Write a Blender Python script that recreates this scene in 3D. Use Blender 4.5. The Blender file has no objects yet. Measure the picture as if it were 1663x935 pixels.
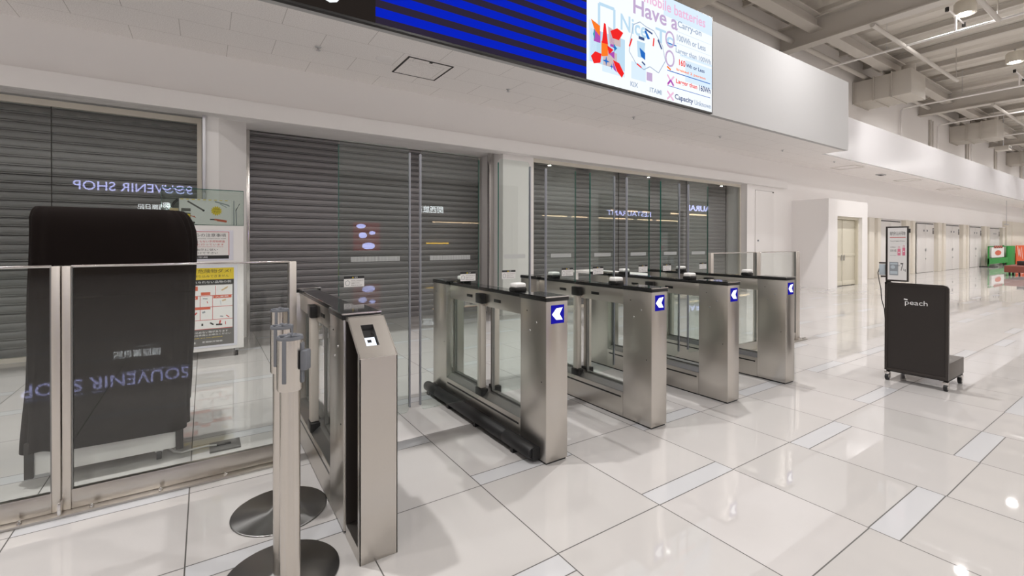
import bpy, bmesh, math, random
from mathutils import Matrix, Vector
random.seed(7)
PI = math.pi
sc = bpy.context.scene
COL = sc.collection

# ------------------------------------------------------------------ camera, world, light, exposure
CAM_H = 1.3645
cam_d = bpy.data.cameras.new('camera')
cam = bpy.data.objects.new('camera', cam_d)
COL.objects.link(cam)
FPX = 748.6
cam_d.sensor_fit = 'HORIZONTAL'
cam_d.sensor_width = 36.0
cam_d.lens = FPX / 1663.0 * 36.0
cam_d.shift_x = 0.0
cam_d.shift_y = -(467.5 - 396.68) / 1663.0
cam_d.clip_start = 0.05
cam_d.clip_end = 200
cam.matrix_world = (Matrix.Translation((0, 0, CAM_H)) @ Matrix.Rotation(-0.58826, 4, 'Z')
                    @ Matrix.Rotation(PI / 2 - 0.00486, 4, 'X') @ Matrix.Rotation(0.00151, 4, 'Z'))
sc.camera = cam
sc.view_settings.view_transform = 'Standard'
sc.view_settings.look = 'None'
sc.view_settings.exposure = 0.44
sc.view_settings.gamma = 1.0
sc.view_settings.use_curve_mapping = False
w = bpy.data.worlds.new('world'); sc.world = w
w.use_nodes = True
w.node_tree.nodes['Background'].inputs[0].default_value = (1.0, 0.96, 0.92, 1)
w.node_tree.nodes['Background'].inputs[1].default_value = 0.05
LAMP_W = 88.0
LAMP_COL = (1.0, 0.97, 0.955)
NEAR_W, NEAR_SPREAD = 118.0, math.radians(150)      # the lamp row over the gates
CEIL_Z = 8.1
sc.cycles.max_bounces = 16
sc.cycles.diffuse_bounces = 8
sc.cycles.glossy_bounces = 6
sc.cycles.transmission_bounces = 6
sc.cycles.transparent_max_bounces = 32
sc.cycles.caustics_reflective = False
sc.cycles.caustics_refractive = False
sc.cycles.sample_clamp_indirect = 6.0
sc.cycles.use_denoising = True

# ------------------------------------------------------------------ materials
MATS = {}
def srgb(r, g, b):
    f = lambda c: (c / 255 / 12.92) if c <= 10 else ((c / 255 + 0.055) / 1.055) ** 2.4
    return (f(r), f(g), f(b), 1)
def new(name):
    m = bpy.data.materials.new(name); m.use_nodes = True
    MATS[name] = m
    return m, m.node_tree, m.node_tree.nodes['Principled BSDF']
def mat(name, col, rough=0.6, metal=0.0, spec=0.5, noise=0.0, nscale=8.0, stretch=(1, 1, 1), bump=0.0, coat=0.0):
    m, nt, b = new(name)
    b.inputs['Base Color'].default_value = col
    b.inputs['Roughness'].default_value = rough
    b.inputs['Metallic'].default_value = metal
    b.inputs['Specular IOR Level'].default_value = spec
    b.inputs['Coat Weight'].default_value = coat
    if noise or bump:
        tc = nt.nodes.new('ShaderNodeTexCoord'); mp = nt.nodes.new('ShaderNodeMapping')
        mp.inputs['Scale'].default_value = stretch
        nz = nt.nodes.new('ShaderNodeTexNoise'); nz.inputs['Scale'].default_value = nscale; nz.inputs['Detail'].default_value = 4
        nt.links.new(tc.outputs['Object'], mp.inputs[0]); nt.links.new(mp.outputs[0], nz.inputs['Vector'])
        if noise:
            mr = nt.nodes.new('ShaderNodeMapRange')
            mr.inputs['To Min'].default_value = rough - noise; mr.inputs['To Max'].default_value = rough + noise
            nt.links.new(nz.outputs[0], mr.inputs[0]); nt.links.new(mr.outputs[0], b.inputs['Roughness'])
        if bump:
            bp = nt.nodes.new('ShaderNodeBump'); bp.inputs['Strength'].default_value = bump; bp.inputs['Distance'].default_value = 0.01
            nt.links.new(nz.outputs[0], bp.inputs['Height']); nt.links.new(bp.outputs[0], b.inputs['Normal'])
    return m
def emit(name, col, strength):
    if name.startswith(('ad_', 'screen_')): strength *= 0.76
    m, nt, b = new(name)
    b.inputs['Base Color'].default_value = (0.002, 0.002, 0.002, 1)
    b.inputs['Roughness'].default_value = 0.5
    b.inputs['Specular IOR Level'].default_value = 0.0
    b.inputs['Emission Color'].default_value = col
    b.inputs['Emission Strength'].default_value = strength
    return m
def glass(name, tint):
    m = bpy.data.materials.new(name); m.use_nodes = True; MATS[name] = m
    nt = m.node_tree; nt.nodes.clear()
    out = nt.nodes.new('ShaderNodeOutputMaterial'); mix = nt.nodes.new('ShaderNodeMixShader')
    tr = nt.nodes.new('ShaderNodeBsdfTransparent'); tr.inputs[0].default_value = tint
    gl = nt.nodes.new('ShaderNodeBsdfGlossy'); gl.inputs['Roughness'].default_value = 0.0
    gl.inputs[0].default_value = (1, 1, 1, 1)
    fr = nt.nodes.new('ShaderNodeFresnel'); geo = nt.nodes.new('ShaderNodeNewGeometry')
    ior = nt.nodes.new('ShaderNodeMapRange')
    ior.inputs['To Min'].default_value = 1.52; ior.inputs['To Max'].default_value = 1 / 1.52
    nt.links.new(geo.outputs['Backfacing'], ior.inputs[0]); nt.links.new(ior.outputs[0], fr.inputs['IOR'])
    nt.links.new(fr.outputs[0], mix.inputs[0]); nt.links.new(tr.outputs[0], mix.inputs[1]); nt.links.new(gl.outputs[0], mix.inputs[2])
    nt.links.new(mix.outputs[0], out.inputs[0])
    return m

mat('steel', (0.60, 0.57, 0.53, 1), 0.29, 1.0, noise=0.03, nscale=6, stretch=(1.5, 1.5, 60))
mat('steel_upright', (0.68, 0.64, 0.59, 1), 0.36, 1.0)
mat('steel_pole', (0.64, 0.605, 0.56, 1), 0.22, 1.0)
_b = MATS['steel_pole'].node_tree.nodes['Principled BSDF']; _b.inputs['Anisotropic'].default_value = 0.8; _b.inputs['Anisotropic Rotation'].default_value = 0.25
_t = MATS['steel_pole'].node_tree.nodes.new('ShaderNodeTangent'); _t.direction_type = 'RADIAL'; _t.axis = 'Z'
MATS['steel_pole'].node_tree.links.new(_t.outputs[0], _b.inputs['Tangent'])
mat('post_metal', (0.66, 0.62, 0.56, 1), 0.5, 0.55)
mat('steel_bright', (0.74, 0.72, 0.70, 1), 0.18, 1.0)
mat('steel_ledge', (0.30, 0.30, 0.29, 1), 0.38, 1.0)
mat('disc_metal', (0.30, 0.30, 0.295, 1), 0.30, 1.0)
_b = MATS['disc_metal'].node_tree.nodes['Principled BSDF']; _b.inputs['Anisotropic'].default_value = 0.85
_t = MATS['disc_metal'].node_tree.nodes.new('ShaderNodeTangent'); _t.direction_type = 'RADIAL'; _t.axis = 'Z'
MATS['disc_metal'].node_tree.links.new(_t.outputs[0], _b.inputs['Tangent'])
mat('black', (0.008, 0.008, 0.008, 1), 0.32)
mat('black_glass', (0.012, 0.012, 0.013, 1), 0.07)
mat('rubber', (0.011, 0.011, 0.012, 1), 0.5)
mat('grey_plastic', (0.15, 0.16, 0.18, 1), 0.45)
mat('white_plastic', (0.82, 0.81, 0.79, 1), 0.35)
mat('white_paint', (0.83, 0.81, 0.80, 1), 0.55, bump=0.02, nscale=60)
mat('wall_paint', (0.87, 0.85, 0.84, 1), 0.6, bump=0.03, nscale=40)
mat('white_gloss', (0.68, 0.672, 0.69, 1), 0.2)
mat('fascia_paint', (0.45, 0.45, 0.453, 1), 0.55)
mat('cream_paint', (0.70, 0.66, 0.58, 1), 0.5)
mat('ceiling_paint', (0.66, 0.625, 0.57, 1), 0.7)
mat('ceiling_steel', (0.56, 0.53, 0.49, 1), 0.6)
mat('duct_paint', (0.55, 0.52, 0.475, 1), 0.55)
mat('dark_gap', (0.03, 0.028, 0.026, 1), 0.7)
mat('shutter', (0.215, 0.205, 0.212, 1), 0.40, metal=0.2)
mat('door_beige', (0.63, 0.595, 0.49, 1), 0.4)
mat('door_white', (0.69, 0.67, 0.65, 1), 0.45)
mat('cover_cloth', (0.0075, 0.0045, 0.0038, 1), 0.8, bump=0.12, nscale=3, spec=0.12)
mat('dark_brown', (0.022, 0.017, 0.015, 1), 0.5)
mat('brown_edge', (0.030, 0.024, 0.021, 1), 0.35)
mat('brown_base', (0.10, 0.088, 0.078, 1), 0.45)
mat('paper', (0.80, 0.79, 0.78, 1), 0.4)
mat('ink', (0.02, 0.02, 0.022, 1), 0.5)
mat('white_ink', (0.82, 0.82, 0.82, 1), 0.5)
mat('red_ink', (0.55, 0.06, 0.05, 1), 0.5)
mat('orange_red', (0.62, 0.12, 0.06, 1), 0.5)
mat('pink_ink', (0.75, 0.22, 0.32, 1), 0.5)
mat('yellow_ink', (0.78, 0.58, 0.03, 1), 0.5)
mat('poster_grey', (0.12, 0.115, 0.11, 1), 0.5)
mat('pale_blue', (0.50, 0.57, 0.62, 1), 0.5)
mat('photo_grey', (0.30, 0.33, 0.36, 1), 0.5)
mat('tan_ink', (0.60, 0.45, 0.25, 1), 0.5)
mat('green_cloth', (0.02, 0.27, 0.04, 1), 0.6)
mat('orange_cloth', (0.72, 0.10, 0.015, 1), 0.6)
mat('bench_red', (0.20, 0.05, 0.032, 1), 0.5)
mat('silver', (0.55, 0.55, 0.56, 1), 0.3, 1.0)
mat('edge_seal', (0.25, 0.26, 0.29, 1), 0.35)
mat('glass_edge', (0.005, 0.10, 0.075, 1), 0.15)
mat('frost', (0.55, 0.57, 0.57, 1), 0.5)
mat('shopfront', (0.16, 0.14, 0.12, 1), 0.6)
mat('timber', (0.16, 0.135, 0.115, 1), 0.5)
mat('clear_plastic', (0.72, 0.72, 0.80, 1), 0.2)
glass('pane', (0.955, 0.975, 0.965, 1))
glass('pane_green', (0.935, 0.97, 0.955, 1))
emit('lamp_glow', (1.0, 0.95, 0.90, 1), 30)
emit('reader_glow', (0.80, 0.86, 1.0, 1), 1.1)
emit('arrow_white', (0.92, 0.95, 1.0, 1), 1.6)
emit('arrow_blue', (0.015, 0.012, 0.42, 1), 0.6)
emit('sign_blue', (0.50, 0.52, 1.0, 1), 7.0)
emit('sign_white', (0.90, 0.95, 1.0, 1), 7.0)
emit('warm_strip', (1.0, 0.72, 0.45, 1), 6.0)
emit('yellow_strip', (1.0, 0.6, 0.05, 1), 5.0)
emit('poster_red_lit', (0.35, 0.03, 0.03, 1), 1.6)
emit('screen_blue', (0.0012, 0.015, 0.50, 1), 1.0)
emit('screen_dark', (0.025, 0.018, 0.038, 1), 1.0)
emit('screen_black', (0.018, 0.014, 0.012, 1), 1.0)
emit('screen_brown', (0.07, 0.018, 0.012, 1), 1.0)
emit('ad_white', (0.93, 0.97, 1.0, 1), 1.0)
emit('ad_sky', (0.72, 0.86, 1.0, 1), 1.0)
emit('ad_pale', (0.52, 0.72, 0.88, 1), 1.0)
emit('ad_lilac', (0.55, 0.42, 0.64, 1), 1.0)
emit('ad_pink', (0.86, 0.52, 0.72, 1), 1.0)
emit('ad_grey', (0.36, 0.45, 0.60, 1), 1.0)
emit('ad_ink', (0.05, 0.09, 0.24, 1), 1.0)
emit('ad_red', (0.88, 0.02, 0.02, 1), 1.0)
emit('ad_orange', (1.0, 0.20, 0.02, 1), 1.0)
emit('ad_purple', (0.42, 0.08, 0.45, 1), 1.0)
emit('ad_blue', (0.02, 0.15, 0.55, 1), 1.0)
emit('ad_teal', (0.05, 0.35, 0.45, 1), 1.0)
emit('ad_beige', (0.62, 0.50, 0.50, 1), 1.0)

def math_node(nt, op, a, b=None, c=None):
    n = nt.nodes.new('ShaderNodeMath'); n.operation = op
    for i, v in enumerate((a, b, c)):
        if v is None: continue
        if hasattr(v, 'is_linked') or hasattr(v, 'links'): nt.links.new(v, n.inputs[i])
        else: n.inputs[i].default_value = v
    return n.outputs[0]
def floor_material():
    m, nt, b = new('floor_tiles')
    tc = nt.nodes.new('ShaderNodeTexCoord'); sp = nt.nodes.new('ShaderNodeSeparateXYZ')
    nt.links.new(tc.outputs['Object'], sp.inputs[0])
    M = lambda op, *a: math_node(nt, op, *a)
    u = M('DIVIDE', M('SUBTRACT', sp.outputs[0], 1.287), 0.679)
    ci = M('FLOOR', u); fu = M('FRACT', u)
    k = M('FLOORED_MODULO', ci, 4.0)             # 0:B 1:A 2:D 3:C
    # strip start by column:   k=0 -> 2.24, 1 -> 1.56, 2 -> 0.762, 3 -> 1.44
    o = M('ADD', M('ADD', M('MULTIPLY', M('COMPARE', k, 0.0, 0.1), 2.243), M('MULTIPLY', M('COMPARE', k, 1.0, 0.1), 1.560)),
          M('ADD', M('MULTIPLY', M('COMPARE', k, 2.0, 0.1), 0.763), M('MULTIPLY', M('COMPARE', k, 3.0, 0.1), 1.440)))
    yy = M('SUBTRACT', sp.outputs[1], o)
    v = M('FLOORED_MODULO', yy, 1.48)
    row = M('FLOOR', M('DIVIDE', yy, 1.48))
    strip = M('LESS_THAN', v, 0.12)
    second = M('GREATER_THAN', v, 0.80)
    tw = 0.0028
    jx = M('MAXIMUM', M('LESS_THAN', fu, tw / 0.679), M('GREATER_THAN', fu, 1 - tw / 0.679))
    d0 = M('MINIMUM', v, M('SUBTRACT', 1.48, v))
    dj = M('MINIMUM', M('MINIMUM', d0, M('ABSOLUTE', M('SUBTRACT', v, 0.12))), M('ABSOLUTE', M('SUBTRACT', v, 0.80)))
    joint = M('MAXIMUM', jx, M('LESS_THAN', dj, tw))
    wn = nt.nodes.new('ShaderNodeTexWhiteNoise'); wn.noise_dimensions = '3D'
    cb = nt.nodes.new('ShaderNodeCombineXYZ')
    nt.links.new(ci, cb.inputs[0]); nt.links.new(row, cb.inputs[1]); nt.links.new(second, cb.inputs[2]); nt.links.new(cb.outputs[0], wn.inputs['Vector'])
    def mixc(f, a, bb):
        n = nt.nodes.new('ShaderNodeMix'); n.data_type = 'RGBA'
        nt.links.new(f, n.inputs[0])
        for i, x in ((6, a), (7, bb)):
            if isinstance(x, tuple): n.inputs[i].default_value = x
            else: nt.links.new(x, n.inputs[i])
        return n.outputs[2]
    base = mixc(wn.outputs['Value'], (0.53, 0.515, 0.50, 1), (0.58, 0.56, 0.55, 1))
    nz = nt.nodes.new('ShaderNodeTexNoise'); nz.inputs['Scale'].default_value = 2.2; nz.inputs['Detail'].default_value = 5
    nt.links.new(tc.outputs['Object'], nz.inputs['Vector'])
    mr = nt.nodes.new('ShaderNodeMapRange'); mr.inputs['From Min'].default_value = 0.4; mr.inputs['From Max'].default_value = 0.65
    nt.links.new(nz.outputs[0], mr.inputs[0])
    base = mixc(M('MULTIPLY', mr.outputs[0], 0.4), base, (0.53, 0.51, 0.495, 1))
    base = mixc(strip, base, (0.57, 0.575, 0.59, 1))
    base = mixc(joint, base, (0.09, 0.085, 0.08, 1))
    nt.links.new(base, b.inputs['Base Color'])
    b.inputs['Specular IOR Level'].default_value = 0.5
    nt.links.new(M('ADD', M('MULTIPLY', joint, 0.5), M('ADD', 0.022, M('MULTIPLY', strip, 0.06))), b.inputs['Roughness'])
    return m
floor_material()
def soffit_material():
    m, nt, b = new('soffit_tiles')
    tc = nt.nodes.new('ShaderNodeTexCoord'); sp = nt.nodes.new('ShaderNodeSeparateXYZ')
    nt.links.new(tc.outputs['Object'], sp.inputs[0])
    M = lambda op, *a: math_node(nt, op, *a)
    r = M('DIVIDE', M('SUBTRACT', sp.outputs[1], 5.235), 0.495)
    ri = M('FLOOR', r); fr = M('FRACT', r)
    x = M('DIVIDE', M('SUBTRACT', sp.outputs[0], M('MULTIPLY', M('FLOORED_MODULO', ri, 2.0), 0.475)), 0.955)
    fx = M('FRACT', M('SUBTRACT', x, 0.755))
    j = M('MAXIMUM', M('LESS_THAN', fr, 0.008), M('LESS_THAN', fx, 0.006))
    nz = nt.nodes.new('ShaderNodeTexNoise'); nz.inputs['Scale'].default_value = 95; nz.inputs['Detail'].default_value = 3
    nt.links.new(tc.outputs['Object'], nz.inputs['Vector'])
    cr = nt.nodes.new('ShaderNodeValToRGB')
    cr.color_ramp.elements[0].position = 0.35; cr.color_ramp.elements[0].color = (0.76, 0.73, 0.715, 1)
    cr.color_ramp.elements[1].position = 0.55; cr.color_ramp.elements[1].color = (0.90, 0.875, 0.86, 1)
    nt.links.new(nz.outputs[0], cr.inputs[0])
    mx = nt.nodes.new('ShaderNodeMix'); mx.data_type = 'RGBA'; nt.links.new(j, mx.inputs[0]); nt.links.new(cr.outputs[0], mx.inputs[6])
    mx.inputs[7].default_value = (0.50, 0.47, 0.45, 1)
    nt.links.new(mx.outputs[2], b.inputs['Base Color']); b.inputs['Roughness'].default_value = 0.85
soffit_material()

# ------------------------------------------------------------------ mesh helpers
def face_m(origin, facing='-Y'):
    """text / drawing frame: local x = reading direction, local y = up, local z = towards the viewer"""
    ax = {'-Y': ((1, 0, 0), (0, 0, 1), (0, -1, 0)), '+Y': ((-1, 0, 0), (0, 0, 1), (0, 1, 0)),
          '-X': ((0, -1, 0), (0, 0, 1), (-1, 0, 0)), '+X': ((0, 1, 0), (0, 0, 1), (1, 0, 0)), '+Z': ((1, 0, 0), (0, 1, 0), (0, 0, 1))}[facing]
    m = Matrix.Identity(4)
    for c, a in enumerate(ax):
        for r in range(3): m[r][c] = a[r]
    m.translation = Vector(origin)
    return m
_TXT = {}
def text_geo(s, off=0.0):
    if (s, off) in _TXT: return _TXT[(s, off)]
    cu = bpy.data.curves.new('txt', 'FONT'); cu.body = s; cu.size = 1; cu.resolution_u = 3; cu.offset = off
    o = bpy.data.objects.new('txt', cu); COL.objects.link(o)
    dg = bpy.context.evaluated_depsgraph_get()
    me = bpy.data.meshes.new_from_object(o.evaluated_get(dg))
    vs = [v.co.copy() for v in me.vertices]; fs = [tuple(p.vertices) for p in me.polygons]
    bpy.data.objects.remove(o); bpy.data.curves.remove(cu); bpy.data.meshes.remove(me)
    x0 = min(v.x for v in vs); x1 = max(v.x for v in vs); y0 = min(v.y for v in vs); y1 = max(v.y for v in vs)
    _TXT[(s, off)] = (vs, fs, x0, x1, y0, y1)
    return _TXT[(s, off)]
class MB:
    def __init__(self, m='white_paint'):
        self.bold = 0.0; self.bm = bmesh.new(); self.slots = []; self.M = Matrix.Identity(4); self.use(m)
    def use(self, m):
        if m not in self.slots: self.slots.append(m)
        self.i = self.slots.index(m); return self
    def v(self, p): return self.bm.verts.new(self.M @ Vector(p))
    def f(self, vs):
        try:
            fc = self.bm.faces.new(vs); fc.material_index = self.i; return fc
        except ValueError: return None
    def box(self, x0, x1, y0, y1, z0, z1, b=0.0, seg=2):
        P = [(x0, y0, z0), (x1, y0, z0), (x1, y1, z0), (x0, y1, z0), (x0, y0, z1), (x1, y0, z1), (x1, y1, z1), (x0, y1, z1)]
        vs = [self.v(p) for p in P]
        fs = [self.f([vs[i] for i in q]) for q in ((0, 3, 2, 1), (4, 5, 6, 7), (0, 1, 5, 4), (1, 2, 6, 5), (2, 3, 7, 6), (3, 0, 4, 7))]
        if b > 0:
            es = list({e for fc in fs for e in fc.edges})
            r = bmesh.ops.bevel(self.bm, geom=es, offset=b, segments=seg, affect='EDGES', profile=0.5)
            for fc in r['faces']: fc.material_index = self.i
        return self
    def prism(self, poly, axis, a, b):
        """poly in the two other axes (cyclic order), extruded along axis from a to b"""
        def P(u, v, t): return {'X': (t, u, v), 'Y': (u, t, v), 'Z': (u, v, t)}[axis]
        A = [self.v(P(u, v, a)) for u, v in poly]; B = [self.v(P(u, v, b)) for u, v in poly]
        n = len(poly)
        self.f(A[::-1]); self.f(B)
        for i in range(n): self.f([A[i], A[(i + 1) % n], B[(i + 1) % n], B[i]])
        return self
    def lathe(self, prof, c=(0, 0, 0), n=32, axis='Z'):
        rings = []
        for r, z in prof:
            if r < 1e-6: rings.append([self.v(self._ax(c, 0, 0, z, axis))])
            else: rings.append([self.v(self._ax(c, r * math.cos(2 * PI * k / n), r * math.sin(2 * PI * k / n), z, axis)) for k in range(n)])
        for A, B in zip(rings, rings[1:]):
            for k in range(n):
                k2 = (k + 1) % n
                if len(A) == 1 and len(B) == 1: continue
                if len(A) == 1: self.f([A[0], B[k2], B[k]])
                elif len(B) == 1: self.f([A[k], A[k2], B[0]])
                else: self.f([A[k], A[k2], B[k2], B[k]])
        return self
    def _ax(self, c, a, b, z, axis):
        p = {'Z': (a, b, z), 'Y': (a, z, b), 'X': (z, a, b)}[axis]
        return (c[0] + p[0], c[1] + p[1], c[2] + p[2])
    def cyl(self, c, r, z0, z1, n=24, axis='Z'):
        return self.lathe([(0, z0), (r, z0), (r, z1), (0, z1)], c, n, axis)
    def tube(self, pts, r, n=10):
        pts = [Vector(p) for p in pts]; rings = []
        for i, p in enumerate(pts):
            d = (pts[min(i + 1, len(pts) - 1)] - pts[max(i - 1, 0)]).normalized()
            up = Vector((0, 0, 1)) if abs(d.z) < 0.95 else Vector((1, 0, 0))
            s = d.cross(up).normalized(); t = s.cross(d)
            rings.append([self.v(p + r * (math.cos(2 * PI * k / n) * s + math.sin(2 * PI * k / n) * t)) for k in range(n)])
        self.f(rings[0]); self.f(rings[-1][::-1])
        for A, B in zip(rings, rings[1:]):
            for k in range(n): self.f([A[k], B[k], B[(k + 1) % n], A[(k + 1) % n]])
        return self
    # flat drawing in a face_m frame
    def on(self, origin, facing): self.M = face_m(origin, facing); return self
    def off(self): self.M = Matrix.Identity(4); return self
    def poly(self, pts, z=0.0):
        self.f([self.v((x, y, z)) for x, y in pts]); return self
    def rect(self, x0, x1, y0, y1, z=0.0): return self.poly([(x0, y0), (x1, y0), (x1, y1), (x0, y1)], z)
    def disc(self, cx, cy, r, z=0.0, n=24, ry=None):
        ry = ry or r
        return self.poly([(cx + r * math.cos(2 * PI * k / n), cy + ry * math.sin(2 * PI * k / n)) for k in range(n)], z)
    def line(self, pts, wd, z=0.0):
        for (a, b), (c, d) in zip(pts, pts[1:]):
            l = math.hypot(c - a, d - b) or 1; nx, ny = -(d - b) / l * wd / 2, (c - a) / l * wd / 2
            self.poly([(a - nx, b - ny), (c - nx, d - ny), (c + nx, d + ny), (a + nx, b + ny)], z)
        return self
    def text(self, s, x0, x1, y0, y1=None, z=0.0, depth=0.0, shear=0.0, off=None):
        """text fitted between x0 and x1; y0 bottom; y1 top (None keeps the proportions)"""
        vs, fs, a, b, c, d = text_geo(s, self.bold if off is None else off)
        kx = (x1 - x0) / (b - a); ky = (y1 - y0) / (d - c) if y1 is not None else kx
        def P(v, zz): return self.v((x0 + (v.x - a) * kx + shear * (v.y - c) * ky, y0 + (v.y - c) * ky, zz))
        A = [P(v, z + depth) for v in vs]
        for q in fs: self.f([A[i] for i in q])
        if depth:
            B = [P(v, z) for v in vs]; cnt = {}
            for q in fs:
                for i in range(len(q)):
                    e = (q[i], q[(i + 1) % len(q)]); cnt[tuple(sorted(e))] = cnt.get(tuple(sorted(e)), []) + [e]
            for es in cnt.values():
                if len(es) == 1:
                    i, j = es[0]; self.f([A[j], A[i], B[i], B[j]])
        return self
    def build(self, name, parent=None, label=None, smooth=True, angle=35, kind=None):
        me = bpy.data.meshes.new(name)
        self.bm.normal_update()
        self.bm.to_mesh(me); self.bm.free()
        for s in self.slots: me.materials.append(MATS[s])
        if smooth:
            me.polygons.foreach_set('use_smooth', [True] * len(me.polygons))
            me.set_sharp_from_angle(angle=math.radians(angle))
        o = bpy.data.objects.new(name, me); COL.objects.link(o)
        if parent is not None: o.parent = parent
        if label: o['label'] = label
        if kind: o['kind'] = kind
        return o
def thing(name, label, cat, loc=(0, 0, 0), group=None, rz=0.0):
    o = bpy.data.objects.new(name, None); COL.objects.link(o)
    o.empty_display_size = 0.1
    o.location = loc; o.rotation_euler = (0, 0, rz)
    o['label'] = label; o['category'] = cat
    if group: o['group'] = group
    return o
def tag(o, label, cat, group=None):
    o['label'] = label; o['category'] = cat
    if group: o['group'] = group
    return o
def copy_tree(o, parent=None):
    c = o.copy(); COL.objects.link(c)
    if parent is not None: c.parent = parent
    for ch in list(o.children): copy_tree(ch, c)
    return c
def copy_thing(o, loc, label=None, group=None):
    c = copy_tree(o); c.location = loc
    if label: c['label'] = label
    if group: c['group'] = group
    return c

# ------------------------------------------------------------------ the setting
X0, X1, YR = -12.0, 62.0, -19.0
m = MB('floor_tiles'); m.poly([(X0, YR), (X1, YR), (X1, 8.4), (X0, 8.4)], 0.0)
m.build('floor', kind='structure')

m = MB('ceiling_paint')                                   # ribbed deck, ribs along Y
pts = []
x = X0
while x < X1:
    pts += [(x, CEIL_Z), (x + 0.42, CEIL_Z), (x + 0.50, CEIL_Z + 0.09), (x + 0.82, CEIL_Z + 0.09), (x + 0.90, CEIL_Z)]
    x += 0.90
A = [m.v((a, YR, b)) for a, b in pts]; B = [m.v((a, 7.3, b)) for a, b in pts]
for i in range(len(pts) - 1): m.f([A[i], B[i], B[i + 1], A[i + 1]])
m.build('ceiling', kind='structure', smooth=False)

m = MB('wall_paint')
m.box(X0, 12.66, 7.15, 8.4, 3.06, CEIL_Z)
m.box(12.66, X1, 7.15, 8.4, 0.0, CEIL_Z)
m.build('wall_back', kind='structure', smooth=False)
m = MB('wall_paint'); m.box(X0, X1, YR - 0.2, YR, 0, CEIL_Z); m.build('wall_rear', kind='structure', smooth=False)
m = MB('wall_paint'); m.box(X0 - 0.2, X0, YR, 8.4, 0, CEIL_Z); m.build('wall_left', kind='structure', smooth=False)
m = MB('wall_paint'); m.box(X1, X1 + 0.2, YR, 8.4, 0, CEIL_Z); m.build('wall_right', kind='structure', smooth=False)
m = MB('wall_paint'); m.box(X0, 12.66, 8.25, 8.4, 0, 3.06); m.build('wall_inner', kind='structure', smooth=False)
m = MB('cream_paint'); m.box(42.6, 61.9, 6.95, 7.15, 0, 2.75); m.box(44.0, 44.1, 6.93, 6.95, 0, 2.72)
m.build('wall_partition', kind='structure', smooth=False)

m = MB('white_paint'); m.box(X0, 14.72, 7.0, 7.15, 3.0, 3.22, 0.006)
m.box(X0, 12.66, 7.15, 7.30, 3.0, 3.06); m.build('trim_1', kind='structure')
m = MB('soffit_tiles')
m.box(X0, 14.14, 5.3, 7.15, 3.8, 3.88); m.box(14.14, X1, 5.84, 7.15, 3.8, 3.88)
m.build('ceiling_soffit', kind='structure', smooth=False)
m = MB('fascia_paint'); m.box(X0, 14.14, 5.21, 5.3, 3.798, 5.59); m.box(14.05, 14.14, 5.3, 7.15, 3.881, 5.59)
m.build('wall_fascia', kind='structure', smooth=False)
m = MB('white_gloss'); m.box(14.14, X1, 5.75, 5.84, 3.798, 5.02); m.build('wall_fascia.001', kind='structure', smooth=False)
m = MB('duct_paint'); m.box(X0, 14.1, 5.3, 7.2, 5.5, 5.56); m.box(14.14, X1, 5.84, 7.15, 4.94, 5.0)
m.build('trim_2', kind='structure', smooth=False)

# pillars between the shutters
m = MB('white_paint')
m.prism([(0.0, 7.2), (0.157, 7.2), (0.50, 7.6), (0.50, 8.25), (0.0, 8.25)], 'Z', 0, 3.06)
m.build('wall_pillar', kind='structure', smooth=False)
m = MB('white_paint'); m.box(4.60, 5.30, 7.2, 8.25, 0, 3.06, 0.004); m.build('wall_pillar.001', kind='structure')
m = MB('wall_paint')
m.box(12.66, 12.70, 7.10, 7.15, 0, 3.0); m.box(12.70, 14.72, 7.12, 7.15, 0, 3.0)
m.build('trim_3', kind='structure', smooth=False)
# access door in the white wall beside the storefront
m = MB('white_paint'); m.box(13.10, 14.10, 7.095, 7.12, 0.05, 2.86, 0.003); d = m.build('door_1', kind='structure')
m = MB('dark_gap'); m.box(13.10, 14.10, 7.110, 7.119, 2.86, 2.868); m.box(14.02, 14.08, 7.085, 7.11, 2.83, 2.865); m.build('door_closer', d)
m = MB('grey_plastic'); m.cyl((13.22, 7.09, 1.42), 0.025, -0.012, 0.006, 16, 'Y'); m.build('door_handle', d)

# ---- roller shutters
def shutter(x0, x1, y, z1, label, pitch=0.103):
    t = thing('roller_shutter', label, 'shutter', (x0, y, 0), 'roller shutters along the back wall')
    m = MB('shutter'); L = x1 - x0
    prof = []
    n = int(z1 / pitch) + 1
    for k in range(n):
        z = 0.09 + k * pitch
        prof += [(0.034, z), (0.034, z + 0.011), (-0.003, z + 0.0115), (-0.005, z + 0.018), (-0.003, z + 0.025), (0.018, z + 0.0255), (0.018, z + 0.032), (-0.008, z + 0.0325), (-0.014, z + 0.050), (-0.015, z + 0.068), (-0.012, z + 0.088), (-0.005, z + 0.1028)]
    prof = [(a, z) for a, z in prof if z < z1]
    A = [m.v((0, a, z)) for a, z in prof]; B = [m.v((L, a, z)) for a, z in prof]
    for i in range(len(prof) - 1): m.f([A[i], B[i], B[i + 1], A[i + 1]])
    m.build('curtain', t, angle=30)
    m = MB('shutter'); m.box(0, L, -0.03, 0.03, 0.0, 0.095, 0.006); m.build('bottom_bar', t)
    for xa in (-0.02, L - 0.04):
        m = MB('steel_bright'); m.box(xa, xa + 0.06, -0.05, 0.05, 0, z1, 0.004); m.build('guide_rail', t)
    return t
shutter(-9.0, -0.03, 7.78, 3.055, 'closed dark grey roller shutter behind the left shop glass with a mirrored souvenir sign')
shutter(0.53, 4.57, 8.05, 3.055, 'closed dark grey roller shutter with no glass in front, behind the first gate lane')
shutter(5.33, 12.62, 7.70, 3.055, 'closed dark grey roller shutter behind the shop glass right of the narrow white pillar')
m = MB('steel_bright'); m.box(4.50, 4.595, 7.52, 7.60, 0, 3.05, 0.004)
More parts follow.
